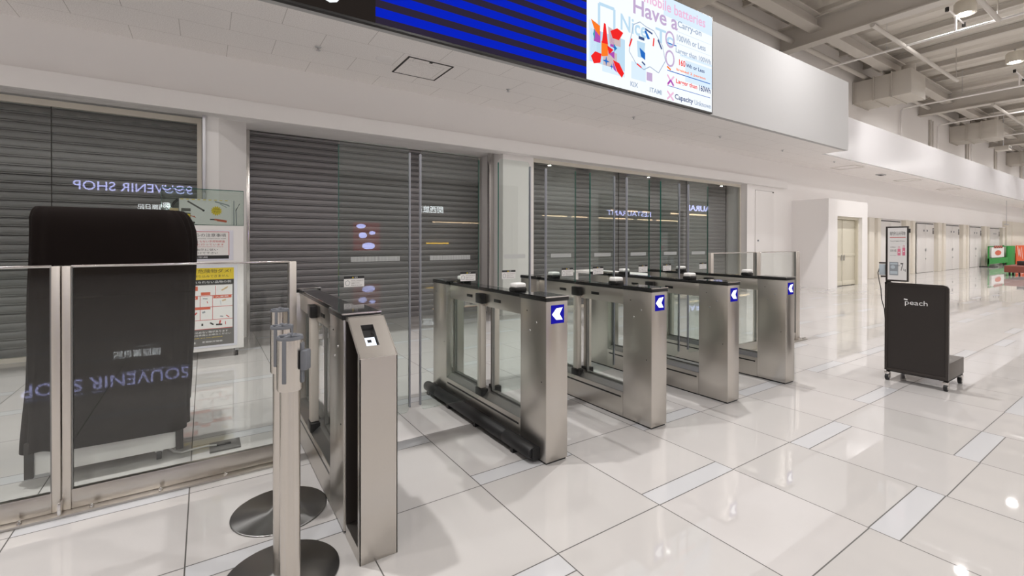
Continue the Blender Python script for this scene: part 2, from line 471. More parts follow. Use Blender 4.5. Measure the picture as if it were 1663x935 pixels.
tag(m.build('pillar_rail'), 'slim grey metal guide post on the left edge of the white pillar', 'post')

# ---- storefront glass
def storefront(n, x0, x1, y, seams):
    m = MB('cream_paint')
    m.box(x0, x1, y - 0.03, y + 0.03, 2.93, 3.0); m.box(x0, x0 + 0.05, y - 0.03, y + 0.03, 0, 2.93); m.box(x1 - 0.05, x1, y - 0.03, y + 0.03, 0, 2.93)
    m.box(x0 + 0.05, x1 - 0.05, y - 0.03, y + 0.03, 0, 0.05)
    o = m.build('window_%d' % n, kind='structure', smooth=False)
    xs = [x0 + 0.05] + seams + [x1 - 0.05]
    for a, b in zip(xs, xs[1:]):
        m = MB('pane'); m.box(a + 0.003, b - 0.003, y - 0.006, y + 0.006, 0.05, 2.93); m.build('pane', o, smooth=False)
    for s in seams:
        m = MB('dark_gap'); m.box(s - 0.004, s + 0.004, y - 0.007, y + 0.007, 0.05, 2.93); m.build('seam', o, smooth=False)
    return o
storefront(1, -9.0, -0.03, 7.44, [-5.9, -3.7, -1.48])
storefront(2, 5.31, 12.65, 7.30, [7.75, 10.2, 11.95])
m = MB('silver'); m.box(-0.02, 0.012, 7.17, 7.2, 0, 3.0); tag(m.build('pillar_strip'), 'thin grey metal strip up the white pillar behind the display cabinet', 'strip')

# ---- booth with double door
m = MB('white_paint')
m.box(15.28, 15.88, 6.12, 7.15, 0, 2.67); m.box(17.70, 18.12, 6.12, 7.15, 0, 2.67)
m.box(15.88, 17.70, 6.12, 7.15, 2.17, 2.67); m.box(15.88, 17.70, 6.40, 7.15, 0, 2.17)
m.build('wall_booth', kind='structure', smooth=False)
m = MB('door_beige'); m.box(15.88, 15.95, 6.22, 6.40, 0, 2.17); m.box(17.63, 17.70, 6.22, 6.40, 0, 2.17); m.box(15.95, 17.63, 6.22, 6.40, 2.09, 2.17)
d = m.build('door_2', kind='structure', smooth=False)
for k, (a, b) in enumerate(((15.955, 16.66), (16.70, 17.62))):
    m = MB('door_beige'); m.box(a, b, 6.30, 6.34, 0.02, 2.08, 0.004); m.box(a, b, 6.285, 6.30, 0.93, 1.02, 0.004); m.box(a, b, 6.285, 6.30, 0.02, 0.16, 0.004)
    lf = m.build('door_leaf', d)
    m = MB('silver'); m.box(*((a + 0.05, a + 0.08) if k else (b - 0.08, b - 0.05)), 6.26, 6.285, 0.80, 0.98, 0.004); m.build('door_handle', lf)
m = MB('paper'); m.on((16.09, 6.297, 1.38), '-Y').rect(0, 0.26, 0, 0.36); m.use('red_ink').rect(0.02, 0.24, 0.02, 0.16, 0.001)
m.line([(0.08, 0.32), (0.17, 0.27), (0.12, 0.20)], 0.02, 0.001); m.use('white_ink').text('立入禁止', 0.04, 0.22, 0.05, 0.12, 0.002)
tag(m.build('door_notice', smooth=False), 'small white and red notice stuck on the beige booth door', 'notice')

# ---- row of white service doors down the hall
m = MB('wall_paint'); m.box(18.3, 42.6, 7.02, 7.15, 2.32, 2.36)
m.build('trim_4', kind='structure', smooth=False)
xs = [18.3, 22.2, 26.5, 30.6, 34.9, 39.2]
for k, xd in enumerate(xs):
    m = MB('cream_paint'); m.box(xd + 2.55, xd + 3.05, 6.98, 7.15, 0, 2.32, 0.01)
    if k < len(xs) - 1: m.box(xd + 3.45, xd + 3.75, 7.0, 7.15, 0, 2.32, 0.01)
    m.build('trim_%d' % (5 + k), kind='structure')
    m = MB('dark_gap'); m.box(xd - 0.05, xd + 2.35, 7.125, 7.15, 0, 2.26)
    d = m.build('door_%d' % (3 + k), kind='structure', smooth=False)
    for a, b in ((xd, xd + 1.145), (xd + 1.155, xd + 2.30)):
        m = MB('door_white'); m.box(a, b, 7.085, 7.125, 0.01, 2.22, 0.005); m.build('door_leaf', d)
    m = MB('silver'); m.box(xd + 1.04, xd + 1.12, 7.05, 7.085, 0.98, 1.10, 0.006); m.box(xd + 1.09, xd + 1.13, 7.06, 7.085, 0.60, 0.66, 0.004); m.build('door_handle', d)
    m = MB('grey_plastic'); m.cyl((xd + 0.85, 7.08, 1.92), 0.045, -0.01, 0.005, 16, 'Y'); m.cyl((xd + 1.30, 7.08, 1.92), 0.045, -0.01, 0.005, 16, 'Y'); m.build('door_badge', d)
    m = MB('poster_grey'); m.box(xd + 2.08, xd + 2.24, 7.075, 7.085, 1.78, 2.06); m.use('white_ink').on((xd + 2.10, 7.074, 1.80), '-Y').rect(0.03, 0.09, 0.14, 0.20).off(); m.build('door_sign', d, smooth=False)

# ------------------------------------------------------------------ ceiling steelwork
def ibeam_y(xc, y0, y1, z0, z1, wd, mtl='ceiling_steel'):
    m = MB(mtl); t = 0.03
    m.box(xc - wd / 2, xc + wd / 2, y0, y1, z0, z0 + t); m.box(xc - wd / 2, xc + wd / 2, y0, y1, z1 - t, z1); m.box(xc - 0.02, xc + 0.02, y0, y1, z0 + t, z1 - t)
    return m
for k, xc in enumerate((2.2, 14.55, 26.85, 39.15, 51.4)):
    ibeam_y(xc, YR, 7.2, 7.05, 7.75, 0.36).build('beam', kind='structure', smooth=False)
for xc in (16.6, 18.65, 20.7, 22.75, 24.8, 28.9, 31.0, 33.0, 35.1, 12.5, 10.4, 8.4, 6.3, 41.2, 43.3):
    ibeam_y(xc, YR, 7.2, 7.90, 8.09, 0.12).build('beam', kind='structure', smooth=False)
for yc in (6.15, 0.2, -6.0, -12.2):
    m = MB('ceiling_steel'); m.box(X0, X1, yc - 0.16, yc + 0.16, 7.38, 7.42); m.box(X0, X1, yc - 0.02, yc + 0.02, 7.42, 7.8); m.box(X0, X1, yc - 0.16, yc + 0.16, 7.76, 7.80)
    m.build('beam', kind='structure', smooth=False)
# wide girder above the screen
m = MB('ceiling_steel'); m.box(8.6, 9.95, YR, 7.2, 7.0, 7.35); m.build('beam', kind='structure', smooth=False)
# pipes
m = MB('ceiling_steel'); m.tube([(X0, 6.8, 7.33), (X1, 6.8, 7.33)], 0.075, 14)
tag(m.build('wall_pipe'), 'thick grey pipe running along the top of the back wall', 'pipe')
for k, (y, z, xa, xb, l) in enumerate(((4.78, 7.0, 14.4, 21.8, 'grey pipe below the ceiling, parallel to the wall, nearer the wall'), (2.9, 7.0, 14.4, 16.75, 'short grey pipe at the top edge of the picture, just below the first downlight'), (4.78, 7.0, 26.7, 34.0, 'grey pipe under the ceiling past the second roof beam'))):
    m = MB('ceiling_steel'); m.tube([(xa, y, z), (xb, y, z)], 0.055, 12)
    m.tube([(xb - 0.1, y, z), (xb - 0.1, y, CEIL_Z)], 0.012, 6)
    tag(m.build('ceiling_pipe'), l, 'pipe')
spr = ['first slim sprinkler pipe crossing the ceiling, just past the first roof beam', 'second slim sprinkler pipe crossing the ceiling, just past the second roof beam',
       'third slim sprinkler pipe, between second and third roof beam', 'farthest slim sprinkler pipe crossing the ceiling']
for k, xx in enumerate((16.72, 24.4, 29.2, 35.0)):
    t = thing('sprinkler_pipe', spr[k], 'pipe', (xx, 0, 7.0), 'sprinkler pipes across the ceiling')
    m = MB('white_paint'); m.tube([(0, -12, 0), (0, 6.9, 0), (-0.05, 7.0, -0.02), (-0.05, 7.06, -0.1), (-0.05, 7.08, -2.0)], 0.032, 12); m.build('main_pipe', t)
    for y in (3.7, 0.2, -3.2):
        m = MB('white_paint'); m.tube([(0, y, 0), (0, y, 0.42)], 0.022, 10); m.tube([(-0.75, y, 0.42), (0.75, y, 0.42)], 0.02, 10)
        m.use('dark_gap').cyl((-0.75, y, 0.42), 0.04, -0.08, 0.02, 10); m.cyl((0.75, y, 0.42), 0.04, -0.08, 0.02, 10)
        m.build('branch', t)
    for y in (5.2, 1.9, -1.6):
        m = MB('silver'); m.tube([(0, y, 0.03), (0, y, 1.08)], 0.006, 6); m.build('hanger', t)
# ducts on the upper wall
dl = ['boxy grey air duct on the upper wall, largest and nearest to the white fascia end', 'boxy grey air duct on the upper wall, middle one of three', 'boxy grey air duct on the upper wall, farthest down the hall']
for k, xx in enumerate((19.75, 31.3, 43.4)):
    t = thing('air_duct', dl[k], 'duct', (xx, 7.15, 6.44), 'air ducts on the upper wall')
    for a, (ya, yb) in enumerate(((-0.62, 0.0), (-1.14, -0.62), (-1.70, -1.14))):
        m = MB('duct_paint'); g = 0.02 * a
        m.box(0 - g, 1.35 + g, ya, yb, 0 - g, 0.76 + g, 0.01); m.box(-0.03 - g, 1.38 + g, yb - 0.04, yb - 0.01, -0.03 - g, 0.79 + g)
        m.build('duct_section', t)
    m = MB('duct_paint'); m.cyl((0.7, -1.42, 0.80), 0.2, 0.0, 0.3, 20); m.build('duct_collar', t)
    for hx in (0.0, 1.35):
        m = MB('silver'); m.tube([(hx, -0.9, 0.76), (hx, -0.9, 1.66)], 0.008, 6); m.build('hanger', t)
# fans, conduits
vl = ['round wall vent above the glossy white fascia, first one after the big duct', 'round wall vent above the glossy white fascia, second one along', 'round wall vent above the glossy white fascia, third one along', 'round wall vent above the glossy white fascia, farthest one']
for k, xx in enumerate((24.2, 31.6, 38.4, 45.5)):
    m = MB('ceiling_steel'); m.lathe([(0.0, 0.02), (0.10, 0.0), (0.16, 0.02), (0.17, -0.05), (0.21, -0.05), (0.22, 0.03)], (xx, 7.12, 5.62), 20, 'Y')
    m.use('dark_gap').cyl((xx, 7.12, 5.62), 0.16, 0.0, 0.02, 20, 'Y')
    tag(m.build('wall_vent'), vl[k], 'vent', 'round vents on the upper wall')
cl = ['thin conduit down the upper wall right of the first roof duct', 'thin paired conduit down the upper wall before the second duct', 'thin conduit down the upper wall behind the second duct', 'thin conduit down the upper wall past the second duct']
for k, xx in enumerate((28.2, 34.2, 40.3, 47.5)):
    m = MB('ceiling_steel'); m.tube([(xx, 7.10, 4.95), (xx, 7.10, 7.1)], 0.05, 8); m.tube([(xx + 0.4, 7.10, 4.95), (xx + 0.4, 7.10, 7.1)], 0.03, 8)
    tag(m.build('wall_conduit'), cl[k], 'conduit', 'conduits on the upper wall')
t = thing('floodlight', 'square floodlight fixture hanging by the second air duct', 'floodlight', (33.4, 5.6, 6.1))
m = MB('duct_paint'); m.box(-0.3, 0.3, -0.25, 0.25, -0.1, 0.1, 0.01); m.build('housing', t)
m = MB('dark_gap'); m.box(-0.27, 0.27, -0.262, -0.25, -0.03, 0.0); m.box(-0.27, 0.27, -0.262, -0.25, 0.03, 0.06); m.build('louvre', t)
m = MB('silver'); m.tube([(0, 0, 0.1), (0, 0, 2.0)], 0.02, 8); m.build('hanger', t)

# ---- high bay downlights (every lamp carries its own light)
def lamp_proto(near):
    t = thing('ceiling_downlight', '', 'ceiling light', (0, 0, 0), 'round ceiling downlights')
    m = MB('cream_paint'); m.lathe([(0.0, 0.34), (0.20, 0.34), (0.225, 0.30), (0.225, 0.0), (0.19, 0.0), (0.185, 0.03), (0.0, 0.03)], (0, 0, 0), 28)
    m.use('dark_gap')
    for k in range(12): m.cyl((0.2 * math.cos(k * PI / 6), 0.2 * math.sin(k * PI / 6), -0.002), 0.012, 0, 0.004, 8)
    m.build('housing', t)
    m = MB('lamp_glow'); m.lathe([(0, 0.028), (0.13, 0.028)], (0, 0, 0), 24); m.build('lens', t)
    m = MB('silver'); m.tube([(0, 0, 0.33), (0, 0, 0.62)], 0.02, 8); m.build('stem', t)
    ld = bpy.data.lights.new('lamp_light', 'AREA'); ld.shape = 'DISK'; ld.size = 0.22; ld.energy = NEAR_W if near else LAMP_W; ld.spread = NEAR_SPREAD if near else PI; ld.color = LAMP_COL
    lo = bpy.data.objects.new('lamp_light', ld); COL.objects.link(lo); lo.parent = t; lo.location = (0, 0, -0.02)
    return t
proto = None
for j, yy in enumerate((3.55, -2.4, -8.3, -14.2)):
    for i in range(11):
        xx = 16.87 + 5.89 * (i - 4)
        if i == 0:
            proto = lamp_proto(j == 0); o = proto; o.location = (xx, yy, 7.45)
        else: o = copy_thing(proto, (xx, yy, 7.45))
        if j == 0 and i == 4: lb = 'lit round downlight near the top edge, larger of the two seen'
        elif j == 0 and i == 5: lb = 'lit round downlight at the right edge, smaller of the two seen'
        elif j == 0: lb = 'lit round downlight in the row over the gates, out of view'
        else: lb = 'lit round downlight in the hall rows behind the gates, out of view'
        o['label'] = lb

# ------------------------------------------------------------------ soffit fittings
t = thing('access_hatch', 'square access hatch with a dark rim in the tiled soffit', 'hatch', (2.56, 6.12, 3.8))
m = MB('dark_gap'); a = 0.33
for q in ((-a, a, -a, -a + 0.02), (-a, a, a - 0.02, a), (-a, -a + 0.025, -a, a), (a - 0.025, a, -a, a)): m.box(q[0], q[1], q[2], q[3], -0.006, 0)
m.build('rim', t, smooth=False)
m = MB('soffit_tiles'); m.box(-a + 0.025, a - 0.025, -a + 0.02, a - 0.02, -0.004, 0); m.build('hatch_panel', t, smooth=False)
m = MB('dark_gap'); m.box(-0.02, 0.02, -a + 0.02, -a + 0.05, -0.012, -0.004); m.build('latch', t)
m = MB('white_paint'); m.lathe([(0, -0.014), (0.10, -0.014), (0.115, -0.006), (0.12, 0)], (2.0, 6.05, 3.8), 28)
tag(m.build('ceiling_speaker'), 'round white speaker disc flush in the soffit beside the hatch', 'speaker')
sl = ['fire sprinkler in the soffit left of the hatch', 'fire sprinkler in the soffit right of the hatch', 'fire sprinkler in the soffit below the bright screen', 'fire sprinkler in the soffit below the right end of the screen', 'fire sprinkler in the soffit under the blank white fascia', 'fire sprinkler in the soffit past the fascia corner']
for k, xx in enumerate((1.187, 4.03, 6.95, 9.84, 12.67, 15.74)):
    m = MB('silver'); m.lathe([(0.035, 0.0), (0.03, -0.01), (0.012, -0.012), (0.012, -0.035), (0.03, -0.04), (0.0, -0.043)], (xx, 6.16, 3.8), 14)
    tag(m.build('fire_sprinkler'), sl[k], 'sprinkler', 'sprinkler heads in the soffit')
hl = ['square line of a hatch in the far soffit, nearest to the fascia corner', 'square line of a hatch in the far soffit, second along', 'square line of a hatch in the far soffit, third along']
for k, xx in enumerate((17.3, 22.8, 28.0)):
    m = MB('duct_paint')
    for q in ((-0.35, 0.35, -0.35, -0.33), (-0.35, 0.35, 0.33, 0.35), (-0.35, -0.33, -0.33, 0.33), (0.33, 0.35, -0.33, 0.33)): m.box(xx + q[0], xx + q[1], 6.4 + q[2], 6.4 + q[3], 3.79, 3.8)
    tag(m.build('access_hatch', smooth=False), hl[k], 'hatch', 'hatches in the far soffit')
m = MB('silver'); m.box(19.9, 20.3, 6.3, 6.5, 3.77, 3.8, 0.01); m.use('dark_gap').box(19.95, 20.25, 6.35, 6.45, 3.765, 3.77)
tag(m.build('soffit_sensor'), 'small dark rectangular fitting in the far soffit', 'sensor')

# ------------------------------------------------------------------ LED screen
SX, SY, SZ0, SZ1 = -1.585, 5.21, 3.815, 5.59
W3 = 3.18
t = thing('led_screen', 'long overhead LED screen with blue stripes and a bright travel notice on the white fascia', 'screen', (0, 0, 0))
m = MB('black'); m.box(SX - 0.02, SX + 3 * W3 + 0.02, 5.15, 5.208, 3.79, 5.60); m.build('frame', t, smooth=False)
yf = 5.149
m = MB('screen_black'); m.on((SX, yf, SZ0), '-Y').rect(0, W3, 0, SZ1 - SZ0)
m.use('screen_brown'); rr = random.Random(3)
for k in range(7):
    cx, cy = 2.4 + 0.7 * rr.random(), 0.05 + 1.0 * rr.random(); m.disc(cx, cy, 0.06 + 0.07 * rr.random(), 0.001, 12, 0.08)
m.use('ad_white').text('12:00', 1.60, 2.83, 0.085, 0.46, 0.002)
m.build('display_panel', t, label='dark panel with white digits', smooth=False)
m = MB('screen_dark'); m.on((SX + W3, yf, SZ0), '-Y').rect(0, W3, 0, SZ1 - SZ0)
m.use('screen_blue')
for k in range(9):
    z = 0.075 + k * 0.193
    m.rect(0, W3, z, min(z + 0.105, SZ1 - SZ0), 0.001)
m.build('display_panel', t, label='panel of royal blue and dark stripes', smooth=False)
m = MB('ad_white'); m.bold = 0.018; m.on((0, yf, 0), '-Y').rect(SX + 2 * W3, SX + 3 * W3, SZ0, SZ1)
z = 0.0008
m.use('ad_sky').poly([(6.55, 5.59), (6.55, 5.26), (7.95, 5.24), (7.95, 5.59)], z)
m.rect(7.15, 7.95, 4.24, 4.62, z); m.rect(7.0, 7.95, 4.66, 4.70, z)
m.rect(4.82, 4.98, 4.1, 4.72, z); m.rect(5.1, 5.6, 4.0, 4.1, z); m.rect(5.75, 6.1, 4.02, 4.3, z)
m.use('ad_pale'); m.line([(5.03, 4.62), (5.03, 5.02), (5.36, 5.02), (5.36, 4.66)], 0.05, z); m.rect(4.85, 5.6, 4.10, 4.60, z)
m.use('ad_pale').text('Nice', 5.50, 6.12, 4.74, 5.0, 2 * z).text('To', 6.34, 6.86, 4.76, 5.0, 2 * z)
m.use('ad_lilac').text('Have a', 5.79, 6.93, 5.08, 5.34, 2 * z)
m.use('ad_pink').text('mobile batteries', 6.05, 7.74, 5.34, 5.52, 2 * z)
m.use('ad_grey').text('limited', 4.95, 5.55, 5.22, 5.32, 2 * z)
m.text('Carry-on', 6.93, 7.62, 5.12, 5.27, 2 * z)
m.text('100Wh or Less', 6.91, 7.75, 4.91, 5.02, 2 * z).text('Larger than 100Wh', 6.88, 7.92, 4.67, 4.79, 2 * z)
m.text('KIX', 5.73, 5.91, 3.89, 3.97, 2 * z).text('ITAMI', 6.20, 6.51, 3.88, 3.96, 2 * z)
m.text('Unknown', 7.42, 7.93, 3.87, 3.96, 2 * z)
m.use('ad_ink').text('Capacity', 6.86, 7.38, 3.85, 3.97, 2 * z).text('160Wh', 7.56, 7.91, 4.15, 4.26, 2 * z).text('Wh or Less', 7.17, 7.72, 4.50, 4.57, 2 * z)
m.use('ad_red').text('160', 6.97, 7.15, 4.49, 4.60, 2 * z).text('Larger than', 6.89, 7.50, 4.14, 4.24, 2 * z)
m.use('ad_orange').text('limited 2 person', 6.90, 7.75, 4.37, 4.43, 2 * z)
m.use('ad_blue').rect(6.65, 7.9, 4.33, 4.345, 2 * z).rect(6.65, 7.9, 4.07, 4.08, 2 * z).rect(6.62, 6.9, 4.80, 4.82, 2 * z)
m.use('ad_pale').rect(6.9, 7.93, 5.07, 5.075, 2 * z).rect(6.9, 7.93, 4.86, 4.865, 2 * z)
# geometric red / orange / purple shapes
m.use('ad_purple').rect(4.92, 5.06, 4.42, 4.60, 2 * z).rect(5.27, 5.36, 4.42, 4.66, 2 * z)
m.use('ad_beige').poly([(5.22, 4.72), (5.5, 4.66), (5.5, 4.46), (5.25, 4.46)], 2 * z).rect(5.12, 5.42, 4.10, 4.34, 2 * z)
m.use('ad_orange').poly([(4.86, 4.74), (5.05, 4.68), (5.05, 4.52), (4.93, 4.60)], 3 * z).poly([(5.08, 4.46), (5.22, 4.46), (5.22, 4.26), (5.08, 4.22)], 3 * z)
m.use('ad_red').poly([(5.13, 4.75), (5.17, 4.74), (5.22, 4.44), (5.09, 4.43)], 4 * z).poly([(5.27, 4.66), (5.42, 4.74), (5.56, 4.70), (5.46, 4.56), (5.32, 4.56)], 4 * z)
m.poly([(4.86, 4.18), (4.95, 4.27), (5.08, 4.26), (5.06, 4.12), (4.92, 4.08)], 4 * z).poly([(5.33, 4.22), (5.47, 4.20), (5.58, 4.06), (5.53, 3.98), (5.42, 4.06)], 4 * z).poly([(5.2, 4.42), (5.34, 4.38), (5.24, 4.28)], 4 * z)
m.use('ad_purple').poly([(5.24, 4.30), (5.36, 4.36), (5.36, 4.24)], 5 * z).poly([(5.33, 4.20), (5.42, 4.04), (5.34, 4.08)], 5 * z)
m.use('ad_teal').poly([(4.9, 4.52), (4.94, 4.62), (4.94, 4.44)], 5 * z).poly([(5.34, 4.48), (5.42, 4.42), (5.36, 4.36)], 5 * z)
m.use('ad_blue')
for cx, cy, s in ((5.18, 4.17, 0.08), (5.30, 4.11, 0.05), (5.37, 4.42, 0.06)):
    m.poly([(cx - s, cy), (cx - s * 0.2, cy - s * 0.2), (cx, cy - s), (cx + s * 0.2, cy - s * 0.2), (cx + s, cy), (cx + s * 0.2, cy + s * 0.2), (cx, cy + s), (cx - s * 0.2, cy + s * 0.2)], 6 * z)
# loose outline drawing of a rounded suitcase-like shape
ol = [(5.80, 4.90), (5.72, 4.62), (5.70, 4.44), (5.86, 4.28), (6.05, 4.22), (6.20, 4.30), (6.42, 4.24), (6.60, 4.48), (6.52, 4.72), (6.30, 4.92), (6.10, 4.94), (5.95, 4.98), (5.80, 4.90)]
m.use('ad_grey').line(ol, 0.014, 3 * z)
m.use('ad_ink').line([(5.92, 4.72), (6.06, 4.72)], 0.05, 4 * z).line([(6.08, 4.90), (6.26, 4.86)], 0.03, 4 * z).line([(6.40, 4.80), (6.50, 4.66)], 0.035, 4 * z).line([(6.0, 4.34), (6.08, 4.30)], 0.03, 4 * z)
m.use('ad_pale').poly([(5.88, 4.66), (6.08, 4.66), (6.05, 4.40), (5.90, 4.40)], 3 * z)
m.use('ad_blue').poly([(5.94, 4.56), (6.08, 4.50), (6.08, 4.38), (5.98, 4.42)], 4 * z).poly([(6.06, 4.86), (6.14, 4.74), (6.20, 4.76), (6.10, 4.88)], 4 * z)
m.use('ad_red').line([(5.70, 4.52), (5.76, 4.66)], 0.03, 4 * z).line([(6.28, 4.66), (6.30, 4.80)], 0.03, 4 * z).line([(5.88, 4.28), (5.99, 4.24)], 0.025, 4 * z)
m.use('ad_orange').line([(6.64, 4.40), (6.74, 4.36)], 0.03, 4 * z)
m.use('ad_lilac')
for cy in (4.88, 4.55): m.line([(6.72 + 0.11 * math.cos(a * PI / 8), cy + 0.13 * math.sin(a * PI / 8)) for a in range(17)], 0.035, 3 * z)
m.use('ad_pink').line([(6.65, 4.26), (6.83, 4.08)], 0.035, 4 * z).line([(6.83, 4.26), (6.65, 4.08)], 0.035, 4 * z).line([(6.65, 3.98), (6.82, 3.84)], 0.035, 4 * z).line([(6.82, 3.98), (6.65, 3.84)], 0.035, 4 * z)
m.use('ad_purple').line([(6.66, 4.10), (6.74, 4.18), (6.82, 4.10)], 0.035, 5 * z)
m.use('ad_lilac').rect(6.12, 6.26, 4.06, 4.2, 3 * z)
m.build('display_panel', t, label='bright white panel with a travel notice', smooth=False)

# ------------------------------------------------------------------ speed gates
GW, GY0, GL, GH = 0.170, 2.219, 1.664, 1.0
def gate(x, label, leaf_l=None, leaf_r=None, bumper=False, arrow=True, lamps=True):
    """x = left side; leaf_l / leaf_r = (length) of the glass leaf towards -X / +X"""
    t = thing('speed_gate', label, 'gate', (x, GY0, 0), 'speed gates in the row')
    cw, cn, cf, ins = GW, 0.275, 0.27, 0.036
    for ya, yb in ((0, cn), (GL - cf, GL)):
        m = MB('steel'); m.box(0, cw, ya, yb, 0.012, GH, 0.003)
        m.use('rubber').box(0.008, cw - 0.008, ya + 0.008, yb - 0.008, 0, 0.012)
        col = m.build('end_column', t)
        m = MB('silver')
        for yy, zz in (((ya + 0.10), 0.86), ((ya + 0.17), 0.80)): m.cyl((0, yy, zz), 0.007, -0.004, 0.001, 10, 'X')
        m.use('black').cyl((0, ya + 0.045, 0.50), 0.004, -0.002, 0.001, 8, 'X'); m.cyl((0, ya + 0.20, 0.925), 0.004, -0.002, 0.001, 8, 'X')
        m.build('screw', col)
        m = MB('black'); m.box(-0.006, cw + 0.006, ya - 0.006, yb + 0.006, GH, GH + 0.024, 0.003)
        m.use('black_glass').box(-0.003, cw + 0.003, ya - 0.003, yb + 0.003, GH + 0.024, GH + 0.030)
        m.use('steel_bright').box(-0.007, cw + 0.007, ya - 0.007, ya - 0.002, GH + 0.024, GH + 0.031)
        m.build('column_cap', t)
    m = MB('steel'); m.box(ins, cw - ins, cn, GL - cf, 0.88, GH - 0.004, 0.003); rail = m.build('top_rail', t)
    for yy in (0.62, 1.04):
        m = MB('black'); m.box(ins - 0.004, ins, yy - 0.045, yy + 0.045, 0.925, 0.948, 0.002); m.box(cw - ins, cw - ins + 0.004, yy - 0.045, yy + 0.045, 0.925, 0.948, 0.002); m.build('sensor_window', rail)
    m = MB('black'); m.box(ins - 0.008, cw - ins + 0.008, cn + 0.006, GL - cf - 0.006, GH - 0.004, GH + 0.018, 0.003)
    m.use('black_glass').box(ins - 0.006, cw - ins + 0.006, cn + 0.006, GL - cf - 0.006, GH + 0.018, GH + 0.022); m.build('rail_cap', t)
    m = MB('steel'); m.prism([(0.0, 0.012), (cw, 0.012), (cw, 0.20), (0.0, 0.20)], 'Y', cn, GL - cf)
    m.use('rubber').box(0.006, cw - 0.006, cn, GL - cf, 0, 0.012)
    m.use('black').box(-0.001, 0.003, cn + 0.02, GL - cf - 0.02, 0.155, 0.168); m.box(cw - 0.003, cw + 0.001, cn + 0.02, GL - cf - 0.02, 0.155, 0.168)
    m.build('plinth', t, smooth=False)
    m = MB('steel_ledge'); m.prism([(0.004, 0.201), (cw - 0.004, 0.201), (cw - ins - 0.012, 0.235), (ins + 0.012, 0.235)], 'Y', cn, GL - cf); m.build('ledge', t, smooth=False)
    # hinge posts
    yc = 0.83
    for xa, on in ((0.0, True), (cw - 0.05, True)):
        m = MB('post_metal'); m.box(xa + 0.002, xa + 0.048, yc - 0.028, yc + 0.028, 0.26, 0.90, 0.004); hp = m.build('hinge_post', t)
        for za_, zb_ in ((0.90, 0.975), (0.2005, 0.258)):
            m = MB('black'); m.box(xa - 0.004, xa + 0.054, yc - 0.05, yc + 0.05, za_, zb_, 0.006); m.build('hinge_cap', hp)
    # fixed panes
    for ya, yb in ((cn, yc - 0.055), (yc + 0.055, GL - cf)):
        m = MB('pane'); m.box(cw / 2 - 0.004, cw / 2 + 0.004, ya + 0.002, yb - 0.02, 0.236, 0.879); gp = m.build('side_pane', t, smooth=False)
        m = MB('steel_ledge'); m.box(cw / 2 - 0.012, cw / 2 + 0.012, yb - 0.02, yb, 0.236, 0.879); m.box(cw / 2 - 0.01, cw / 2 + 0.01, ya, yb - 0.02, 0.236, 0.246); m.build('pane_frame', gp, smooth=False)
    # lamps on top
    for yy in (0.43, 1.235) if lamps else ():
        m = MB('black'); m.box(cw / 2 - 0.048, cw / 2 + 0.048, yy - 0.04, yy + 0.04, GH + 0.0225, GH + 0.048, 0.004); lb = m.build('sensor_base', t)
        m = MB('white_plastic'); m.box(cw / 2 - 0.046, cw / 2 + 0.046, yy - 0.038, yy + 0.038, GH + 0.048, GH + 0.082, 0.012, 3); m.build('sensor_dome', lb)
    if arrow:
        m = MB('arrow_blue'); m.box(0.037, 0.139, -0.003, 0.001, 0.862, 0.984 - 0.008)
        ap = m.build('arrow_display', t, smooth=False)
        m = MB('arrow_white'); cx, cz = 0.088, 0.919
        m.on((0, -0.0035, 0), '-Y')
        m.poly([(cx - 0.046, cz), (cx - 0.012, cz + 0.036), (cx + 0.038, cz + 0.040), (cx + 0.014, cz), (cx + 0.038, cz - 0.036), (cx - 0.012, cz - 0.034)])
        m.build('arrow', ap, smooth=False)
    def leaf(xa, xb, hinge):          # local x range; hinge side value
        m = MB('pane_green'); r = 0.03; za, zb = 0.185, 2.015
        free = xb if hinge == xa else xa; s = 1 if free > hinge else -1
        p = [(hinge, za), (free - s * r, za)]
        p += [(free - s * r + s * r * math.sin(a * PI / 8), za + r - r * math.cos(a * PI / 8)) for a in range(1, 5)]
        p += [(free - s * r + s * r * math.cos(a * PI / 8), zb - r + r * math.sin(a * PI / 8)) for a in range(0, 5)]
        p += [(hinge + s * r - s * r * math.sin(a * PI / 8), zb - r + r * math.cos(a * PI / 8)) for a in range(0, 5)]
        q = p if s > 0 else p[::-1]
        m.prism(q[::-1], 'Y', yc - 0.006, yc + 0.006)
        lf = m.build('door_leaf', t, smooth=False)
        m = MB('edge_seal'); m.box(min(free, free + s * 0.012), max(free, free + s * 0.012), yc - 0.010, yc + 0.010, za + 0.035, zb - 0.035, 0.003); m.build('edge_seal', lf)
        m = MB('glass_edge'); m.box(hinge - 0.002 if s > 0 else hinge, hinge if s > 0 else hinge + 0.002, yc - 0.006, yc + 0.006, GH + 0.02, zb - r); m.build('glass_edge', lf, smooth=False)
        L = abs(xb - xa)
        m = MB('frost'); a = hinge + s * L * 0.16; b = hinge + s * L * 0.86; a, b = min(a, b), max(a, b)
        n = 40
        for k in range(n): m.box(a + (b - a) * k / n, a + (b - a) * (k + 0.62) / n, yc - 0.0072, yc - 0.0062, 1.235, 1.268)
        m.build('frosted_strip', lf, smooth=False)
        lw = 0.128; a = hinge + s * 0.03; x0 = min(a, a + s * lw)
        m = MB('paper'); m.on((x0, yc - 0.0075, 1.075), '-Y'); m.rect(0, lw, 0, 0.052)
        m.use('ink').rect(0, lw, 0.053, 0.068); m.use('yellow_ink').poly([(0.05, 0.056), (0.062, 0.056), (0.056, 0.066)], 0.0005)
        m.use('white_ink').text('注意', 0.066, 0.086, 0.056, 0.065, 0.0005)
